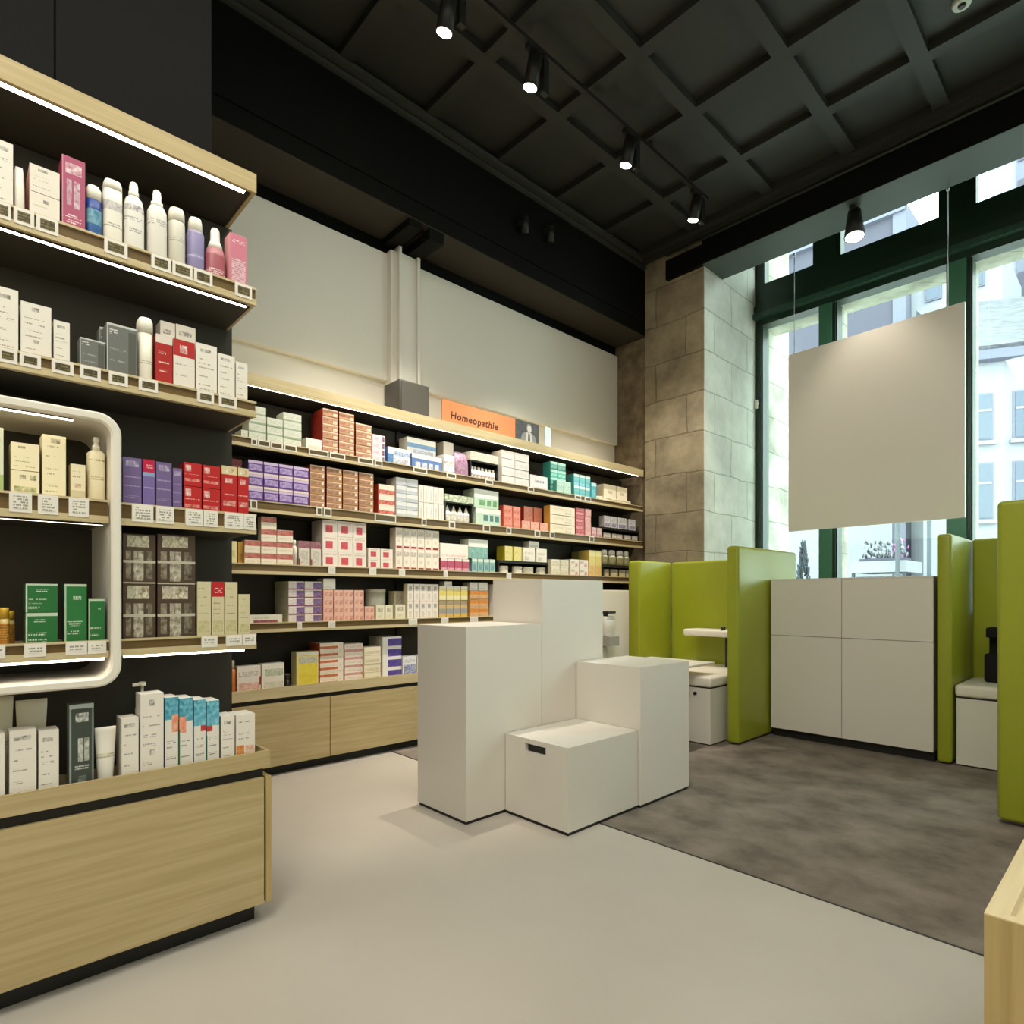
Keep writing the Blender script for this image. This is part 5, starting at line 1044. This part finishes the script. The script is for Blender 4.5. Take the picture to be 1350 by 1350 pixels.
 ('carton', 'teal', 'tall teal carton', 'carton', 'on top rear shelf', None, -4.11, 0.1042, 2.23, 0.0797, [(4.395, 4.4952, 4), (4.502, 4.6209, 4)]),
 ('carton', 'teallight', 'low teal and white carton', 'carton', 'on top rear shelf', None, -4.05, 0.05, 2.23, 0.0625, [(4.4185, 4.5193, 2), (4.5261, 4.634, 2)]),
 ('carton', 'aqua', 'aqua carton', 'carton', 'on top rear shelf', None, -4.11, 0.0938, 2.23, 0.122, [(4.7501, 4.8295, 2), (4.8343, 4.9263, 2), (4.9325, 5.0138, 2)]),
 ('carton', 'aqua2', 'small aqua carton at right', 'carton', 'on top rear shelf', None, -4.09, 0.1, 2.23, 0.1806, [(5.0083, 5.0909, 1)]),
 ('bottle', 'creamjar', 'low cream jar', 'jar', 'on top rear shelf', None, -4.065, 0.06, 2.23, 0.0456, [(5.0854, 5.1891, 1), (5.2022, 5.3355, 1), (5.349, 5.5285, 1), (5.5468, 5.7074, 1)]),
 ('carton', 'creampack', 'tall cream pack behind jars', 'carton', 'on top rear shelf', None, -4.15, 0.1, 2.23, 0.2129, [(5.2909, 5.5095, 1), (5.5235, 5.7236, 1)]),
 ('carton', 'maroon', 'maroon carton', 'carton', 'on second rear shelf', None, -4.08, 0.12, 1.826, 0.2657, [(1.3467, 1.4199, 1)]),
 ('carton', 'purple', 'purple carton', 'carton', 'on second rear shelf', None, -4.08, 0.0895, 1.826, 0.0921, [(1.4609, 1.5571, 3), (1.5621, 1.6607, 3), (1.6643, 1.7594, 3), (1.7631, 1.8742, 3)]),
 ('carton', 'brown', 'brown patterned carton', 'carton', 'on second rear shelf', None, -4.08, 0.14, 1.826, 0.0512, [(1.8854, 1.9934, 6), (2.0108, 2.1293, 6), (2.1372, 2.2586, 6), (2.2668, 2.3899, 6)]),
 ('carton', 'redcreamstripe', 'red and cream striped carton', 'carton', 'on second rear shelf', None, -4.08, 0.0707, 1.826, 0.0802, [(2.4281, 2.578, 3)]),
 ('carton', 'greyband', 'grey banded white carton', 'carton', 'on second rear shelf', None, -4.08, 0.1507, 1.826, 0.063, [(2.5918, 2.6867, 5), (2.691, 2.7952, 5)]),
 ('carton', 'slimwhite', 'slim white boxed tube', 'carton', 'on second rear shelf', None, -4.08, 0.12, 1.826, 0.1404, [(2.8047, 2.8514, 2), (2.8537, 2.901, 2), (2.9033, 2.9513, 2), (2.9536, 3.0022, 2), (3.0046, 3.0539, 2)]),
 ('display', 'display2', 'green display', 'display stand', 'on second rear shelf', 'black framed display with green printed header, four pointed bottles inside', -4.08, 0.14, 1.826, 0.24, [(3.0697, 3.3792, 1)]),
 ('carton', 'greenlid', 'pale green lidded pack', 'carton', 'on second rear shelf', 'pale green lidded pack under another, beside pointed bottle display', -4.08, 0.16, 1.826, 0.1561, [(3.405, 3.6969, 1)]),
 ('carton', 'greenlid2', 'pale green lidded pack above', 'carton', 'on second rear shelf', 'pale green lidded pack resting on another, second rear shelf', -4.08, 0.16, 1.9836, 0.1661, [(3.3878, 3.6737, 1)]),
 ('carton', 'coral', 'coral carton', 'carton', 'on second rear shelf', None, -4.08, 0.12, 1.826, 0.0818, [(3.7343, 3.8449, 1), (3.8537, 3.9497, 1)]),
 ('carton', 'coral', 'upper coral carton', 'carton', 'on second rear shelf', None, -4.095, 0.1, 1.9093, 0.0667, [(3.7481, 3.8591, 2), (3.8678, 3.9642, 2)]),
 ('carton', 'coral2', 'orange coral carton', 'carton', 'on second rear shelf', None, -4.18, 0.12, 1.826, 0.2511, [(4.0945, 4.2196, 1), (4.2281, 4.3429, 1)]),
 ('carton', 'salmon', 'low salmon carton', 'carton', 'on second rear shelf', None, -4.07, 0.09, 1.826, 0.0897, [(3.9569, 4.0676, 1), (4.0778, 4.1949, 1), (4.2023, 4.3089, 1)]),
 ('carton', 'creambig', 'large cream carton', 'carton', 'on second rear shelf', None, -4.08, 0.0878, 1.826, 0.0928, [(4.3575, 4.7273, 3)]),
 ('carton', 'rosered', 'rose red carton', 'carton', 'on second rear shelf', None, -4.08, 0.12, 1.826, 0.0728, [(4.7427, 4.8817, 4)]),
 ('carton', 'palerose', 'pale rose carton', 'carton', 'on second rear shelf', None, -4.08, 0.12, 1.826, 0.0736, [(4.8915, 4.9872, 4)]),
 ('carton', 'pinkwhite', 'low pink and white carton', 'carton', 'on second rear shelf', None, -4.07, 0.1, 1.826, 0.1074, [(4.9963, 5.066, 1), (5.075, 5.1498, 1)]),
 ('riser', 'riser', 'riser', 'riser', 'on second rear shelf', 'black riser with small packs above and below, second rear shelf', -4.07, 0.2, 1.826, 0.1286, [(5.1628, 5.8475, 1)]),
 ('carton', 'smallpack', 'small pack under black riser', 'carton', 'on second rear shelf', None, -4.09, 0.07, 1.826, 0.0687, [(5.2144, 5.3344, 1), (5.3683, 5.4437, 1), (5.4616, 5.5483, 1), (5.5908, 5.706, 1), (5.7352, 5.8387, 1)]),
 ('carton', 'smallpack2', 'small pack on black riser', 'carton', 'on second rear shelf', None, -4.08, 0.07, 1.9561, 0.1226, [(5.2148, 5.3214, 1), (5.3349, 5.4304, 1), (5.458, 5.6128, 1), (5.6558, 5.7873, 1)]),
 ('carton', 'paleyellow', 'pale yellow carton', 'carton', 'on third rear shelf', None, -4.08, 0.1, 1.409, 0.1501, [(1.3467, 1.389, 1)]),
 ('carton', 'amberbox', 'amber carton', 'carton', 'on third rear shelf', None, -4.1, 0.1, 1.409, 0.1501, [(1.4029, 1.4365, 1)]),
 ('carton', 'redtop', 'white and red topped carton', 'carton', 'on third rear shelf', None, -4.08, 0.06, 1.409, 0.0816, [(1.4367, 1.5396, 2), (1.5441, 1.6467, 4), (1.6508, 1.761, 3)]),
 ('bottle', 'b_slim', 'slim white bottle', 'bottle', 'on third rear shelf', 'slim white bottle right of the red topped stack', -4.08, 0.04, 1.409, 0.1843, [(1.7637, 1.795, 1)]),
 ('carton', 'maroontop', 'white pack with maroon top', 'carton', 'on third rear shelf', None, -4.08, 0.1, 1.409, 0.1816, [(1.8026, 1.8831, 1), (1.8909, 1.9663, 1)]),
 ('carton', 'redsq', 'white carton with red squares', 'carton', 'on third rear shelf', None, -4.08, 0.1773, 1.409, 0.1149, [(1.979, 2.0951, 3), (2.0993, 2.2168, 3), (2.2212, 2.3284, 3)]),
 ('carton', 'redsq', 'low white carton with red square', 'carton', 'on third rear shelf', None, -4.08, 0.12, 1.409, 0.0799, [(2.3445, 2.4479, 2), (2.4526, 2.5608, 2)]),
 ('carton', 'redfoot', 'white boxed tube with red foot', 'carton', 'on third rear shelf', None, -4.08, 0.0885, 1.409, 0.1679, [(2.5884, 2.6512, 2), (2.6555, 2.7196, 2), (2.7239, 2.7893, 2), (2.7937, 2.8604, 2), (2.8649, 2.9321, 2), (2.9375, 3.0069, 2)]),
 ('carton', 'magtube', 'magenta boxed tube', 'carton', 'on third rear shelf', None, -4.08, 0.12, 1.409, 0.1137, [(3.0225, 3.092, 1), (3.0968, 3.1693, 1), (3.1741, 3.2482, 1), (3.2532, 3.3288, 1)]),
 ('carton', 'whitepink', 'long white pink carton', 'carton', 'on third rear shelf', 'long white carton lying across the magenta tubes', -4.08, 0.12, 1.5242, 0.1248, [(3.0186, 3.3152, 1)]),
 ('carton', 'b_teal', 'teal bottle', 'carton', 'on third rear shelf', None, -4.08, 0.06, 1.409, 0.1253, [(3.362, 3.4232, 1), (3.4285, 3.4908, 1), (3.497, 3.5613, 1), (3.5667, 3.6322, 1)]),
 ('carton', 'teallid', 'white lidded teal pack', 'carton', 'on third rear shelf', 'teal pack with white lid on the teal cartons, third rear shelf', -4.08, 0.12, 1.5358, 0.1681, [(3.3237, 3.546, 1)]),
 ('riser', 'riser', 'riser', 'riser', 'on third rear shelf', 'black riser under yellow cartons, third rear shelf', -4.07, 0.2, 1.409, 0.124, [(3.66, 4.3143, 1)]),
 ('bottle', 'whitejar', 'white jar under black riser', 'jar', 'on third rear shelf', None, -4.09, 0.06, 1.409, 0.0749, [(3.706, 3.8196, 1), (3.8826, 3.9993, 1), (4.0164, 4.1547, 1), (4.2018, 4.33, 1)]),
 ('carton', 'yellow', 'yellow carton', 'carton', 'on third rear shelf', None, -4.08, 0.1147, 1.5345, 0.1315, [(3.7532, 3.8566, 1), (3.8663, 3.9726, 1)]),
 ('carton', 'whiteplain2', 'white carton on black riser', 'carton', 'on third rear shelf', None, -4.08, 0.1, 1.5345, 0.1308, [(3.9895, 4.1445, 1), (4.1654, 4.3086, 1)]),
 ('carton', 'cubewhite', 'small white cube carton', 'carton', 'on third rear shelf', 'small white cube carton on the riser cartons, third rear shelf', -4.08, 0.08, 1.6668, 0.0643, [(4.0673, 4.202, 1)]),
 ('carton', 'creamstack', 'small cream carton', 'carton', 'on third rear shelf', None, -4.08, 0.08, 1.409, 0.081, [(4.3794, 4.4961, 2), (4.5051, 4.6276, 2)]),
 ('carton', 'whitered', 'low white and red carton', 'carton', 'on third rear shelf', None, -4.08, 0.1, 1.409, 0.087, [(4.6625, 4.793, 2), (4.8026, 4.9398, 2)]),
 ('carton', 'olive', 'olive carton', 'carton', 'on third rear shelf', 'olive carton behind the low white and red cartons', -4.21, 0.1, 1.409, 0.2726, [(4.9395, 5.1164, 1)]),
 ('carton', 'yelloworange', 'tall yellow and orange carton', 'carton', 'on third rear shelf', None, -4.08, 0.12, 1.409, 0.2825, [(4.9584, 5.0542, 1), (5.0619, 5.1598, 1)]),
 ('riser', 'riser', 'riser', 'riser', 'on third rear shelf', 'black riser at right end of third rear shelf', -4.07, 0.2, 1.409, 0.1339, [(5.1693, 5.6781, 1)]),
 ('bottle', 'b_top', 'white topped bottle on riser', 'bottle', 'on third rear shelf', None, -4.08, 0.06, 1.5444, 0.1682, [(5.2017, 5.2945, 1), (5.3214, 5.4372, 1), (5.4649, 5.5772, 1), (5.5985, 5.6848, 1)]),
 ('carton', 'smallpack3', 'small boxed jar under end riser', 'carton', 'on third rear shelf', None, -4.09, 0.06, 1.409, 0.0915, [(5.2276, 5.3075, 1), (5.3344, 5.4644, 1), (5.4922, 5.6051, 1), (5.6222, 5.6914, 1)]),
 ('carton', 'flatmaroon', 'flat white and maroon carton', 'carton', 'on fourth rear shelf', None, -4.07, 0.12, 1.017, 0.061, [(1.4646, 1.6837, 1)]),
 ('carton', 'whitepurple', 'white and purple carton', 'carton', 'on fourth rear shelf', None, -4.09, 0.2423, 1.017, 0.058, [(1.7343, 1.8455, 5), (1.8499, 1.9769, 5)]),
 ('carton', 'pinkprint', 'pink printed carton', 'carton', 'on fourth rear shelf', None, -4.08, 0.12, 1.017, 0.058, [(1.9847, 2.0606, 4), (2.0654, 2.1414, 4), (2.1463, 2.2243, 4), (2.2292, 2.3093, 4)]),
 ('carton', 'whiteplain', 'white carton atop pink stack', 'carton', 'on fourth rear shelf', 'white carton on the pink printed stack, fourth rear shelf', -4.08, 0.1, 1.2504, 0.08, [(1.9847, 2.0784, 1)]),
 ('carton', 'pinkprint', 'low pale pink carton', 'carton', 'on fourth rear shelf', None, -4.08, 0.1, 1.017, 0.0543, [(2.3156, 2.3965, 2)]),
 ('bottle', 'drum', 'cream drum', 'drum', 'on fourth rear shelf', 'wide cream drum behind small cartons, fourth rear shelf', -4.2, 0.13, 1.017, 0.2452, [(2.4301, 2.6009, 1)]),
 ('carton', 'ivory', 'small ivory carton', 'carton', 'on fourth rear shelf', None, -4.07, 0.07, 1.017, 0.1164, [(2.4057, 2.4799, 1), (2.4887, 2.5545, 1)]),
 ('carton', 'ivory', 'tall ivory carton behind', 'carton', 'on fourth rear shelf', 'ivory carton with grey frame print, fourth rear shelf', -4.19, 0.08, 1.017, 0.2287, [(2.6404, 2.7372, 1)]),
 ('carton', 'ivory', 'ivory front carton', 'carton', 'on fourth rear shelf', 'narrow ivory carton in front of another ivory carton', -4.07, 0.07, 1.017, 0.1207, [(2.5786, 2.6694, 1)]),
 ('carton', 'greytube', 'white boxed tube with grey print', 'carton', 'on fourth rear shelf', None, -4.08, 0.06, 1.017, 0.1429, [(2.6974, 2.7535, 2), (2.7564, 2.8136, 2), (2.8165, 2.8746, 2), (2.8776, 2.9367, 2), (2.9398, 2.9991, 2)]),
 ('carton', 'greyyellow', 'grey and yellow carton', 'carton', 'on fourth rear shelf', None, -4.08, 0.12, 1.017, 0.1514, [(3.0092, 3.08, 1), (3.084, 3.1563, 1), (3.1603, 3.2341, 1), (3.2382, 3.3118, 1)]),
 ('carton', 'yellowtop', 'pale yellow top carton', 'carton', 'on fourth rear shelf', None, -4.08, 0.12, 1.1699, 0.1185, [(3.0092, 3.08, 1), (3.084, 3.1563, 1), (3.1603, 3.2341, 1), (3.2382, 3.3118, 1)]),
 ('carton', 'cubewhite', 'small white carton', 'carton', 'on fourth rear shelf', 'small white cube on the pale yellow cartons, fourth rear shelf', -4.08, 0.08, 1.2899, 0.0386, [(3.0658, 3.1417, 1)]),
 ('carton', 'orange', 'orange printed carton', 'carton', 'on fourth rear shelf', None, -4.08, 0.12, 1.017, 0.0786, [(3.3347, 3.4381, 3), (3.4442, 3.5505, 3)]),
 ('carton', 'whiteplain', 'white carton above orange stack', 'carton', 'on fourth rear shelf', None, -4.08, 0.1, 1.2543, 0.0711, [(3.339, 3.4267, 1), (3.4354, 3.5415, 1)]),
 ('carton', 'wtext', 'white carton hidden behind display cubes', 'carton', 'on fourth rear shelf', None, -4.08, 0.1, 1.017, 0.1478, [(3.6048, 3.7343, 2), (3.7721, 3.9073, 2)]),
 ('bottle', 'b_orange', 'orange bottle', 'bottle', 'on rear counter', 'orange bottle with white cap at left of rear counter', -4.11, 0.05, 0.555, 0.2288, [(1.3604, 1.3997, 1)]),
 ('carton', 'pinkline', 'white carton with pink print', 'carton', 'on rear counter', 'wide white carton with pink print on rear counter', -4.1, 0.07, 0.555, 0.1872, [(1.3982, 1.5496, 1)]),
 ('carton', 'greenline', 'white carton with green print', 'carton', 'on rear counter', 'wide white carton with green print on rear counter', -4.1, 0.07, 0.555, 0.1926, [(1.5546, 1.7093, 1)]),
 ('bottle', 'j_dark', 'small dark jar', 'jar', 'on rear counter', 'small dark jar left of the yellow carton, rear counter', -4.15, 0.05, 0.555, 0.1029, [(1.7408, 1.7787, 1)]),
 ('carton', 'yellowbig', 'yellow and white carton', 'carton', 'on rear counter', 'big yellow carton with white top on rear counter', -4.1, 0.09, 0.555, 0.2562, [(1.7951, 1.957, 1)]),
 ('carton', 'orangestripe', 'white carton with orange stripe', 'carton', 'on rear counter', None, -4.11, 0.173, 0.555, 0.0512, [(1.9733, 2.1572, 6)]),
 ('carton', 'pinkstripe', 'white carton with pink stripe', 'carton', 'on rear counter', None, -4.11, 0.13, 0.555, 0.0584, [(2.1663, 2.3166, 5)]),
 ('carton', 'creamlined', 'cream lined carton', 'carton', 'on rear counter', None, -4.09, 0.1, 0.555, 0.0653, [(2.3181, 2.4586, 4)]),
 ('carton', 'whiteviolet', 'white and violet pack', 'carton', 'on rear counter', None, -4.11, 0.2127, 0.555, 0.0824, [(2.4874, 2.6601, 4)]),
 ('carton', 'whiteblue', 'white and blue carton', 'carton', 'on rear counter', None, -4.1, 0.1, 0.555, 0.165, [(2.6642, 2.7941, 1), (2.8015, 2.9366, 1)]),
]

for it in ITEMS: add_item(*it)

# ================================================================ LIGHT
def area(loc, size, energy, color, rot=(0, 0, 0), sy=None):  # unseen fill light added below the ceiling to brighten the room
    L = bpy.data.lights.new('ceiling_fill', 'AREA'); L.energy = energy; L.color = color; L.size = size
    if sy: L.shape = 'RECTANGLE'; L.size_y = sy
    o = bpy.data.objects.new('ceiling_fill', L); COL.objects.link(o); o.location = loc; o.rotation_euler = rot
    return o
WARM = (1, .955, .84)
EXPO = 0.0
area((.6, -1.6, 4.7), 1.8, 85, WARM, (math.radians(12), 0, 0))
area((2.3, .8, 4.7), 1.8, 18, WARM, (0, math.radians(10), 0))
area((-.7, -.3, 4.85), 1.2, 72, WARM)
area((-.9, 1.6, 4.9), 1.4, 50, WARM)
wd = bpy.data.worlds.new('sky'); scn.world = wd; wd.use_nodes = True
wd.node_tree.nodes['Background'].inputs[0].default_value = (.92, .93, 1.0, 1)
wd.node_tree.nodes['Background'].inputs[1].default_value = 9.0


# ================================================================ CAMERA
cam = bpy.data.cameras.new('camera'); co = bpy.data.objects.new('camera', cam); COL.objects.link(co)
cam.sensor_width = 36; cam.lens = 797/1350*36; cam.shift_y = (786.5-675)/1350; cam.clip_start = .05; cam.clip_end = 200
co.location = (0, 0, 1.2); co.rotation_euler = (PI/2, 0, math.atan(847/797))
scn.camera = co
scn.view_settings.view_transform = 'Standard'; scn.view_settings.look = 'None'; scn.view_settings.gamma = 1; scn.view_settings.use_curve_mapping = False
scn.view_settings.exposure = EXPO
scn.cycles.use_denoising = True
scn.cycles.max_bounces = 8; scn.cycles.diffuse_bounces = 5; scn.cycles.transparent_max_bounces = 8
scn.cycles.sample_clamp_indirect = 4
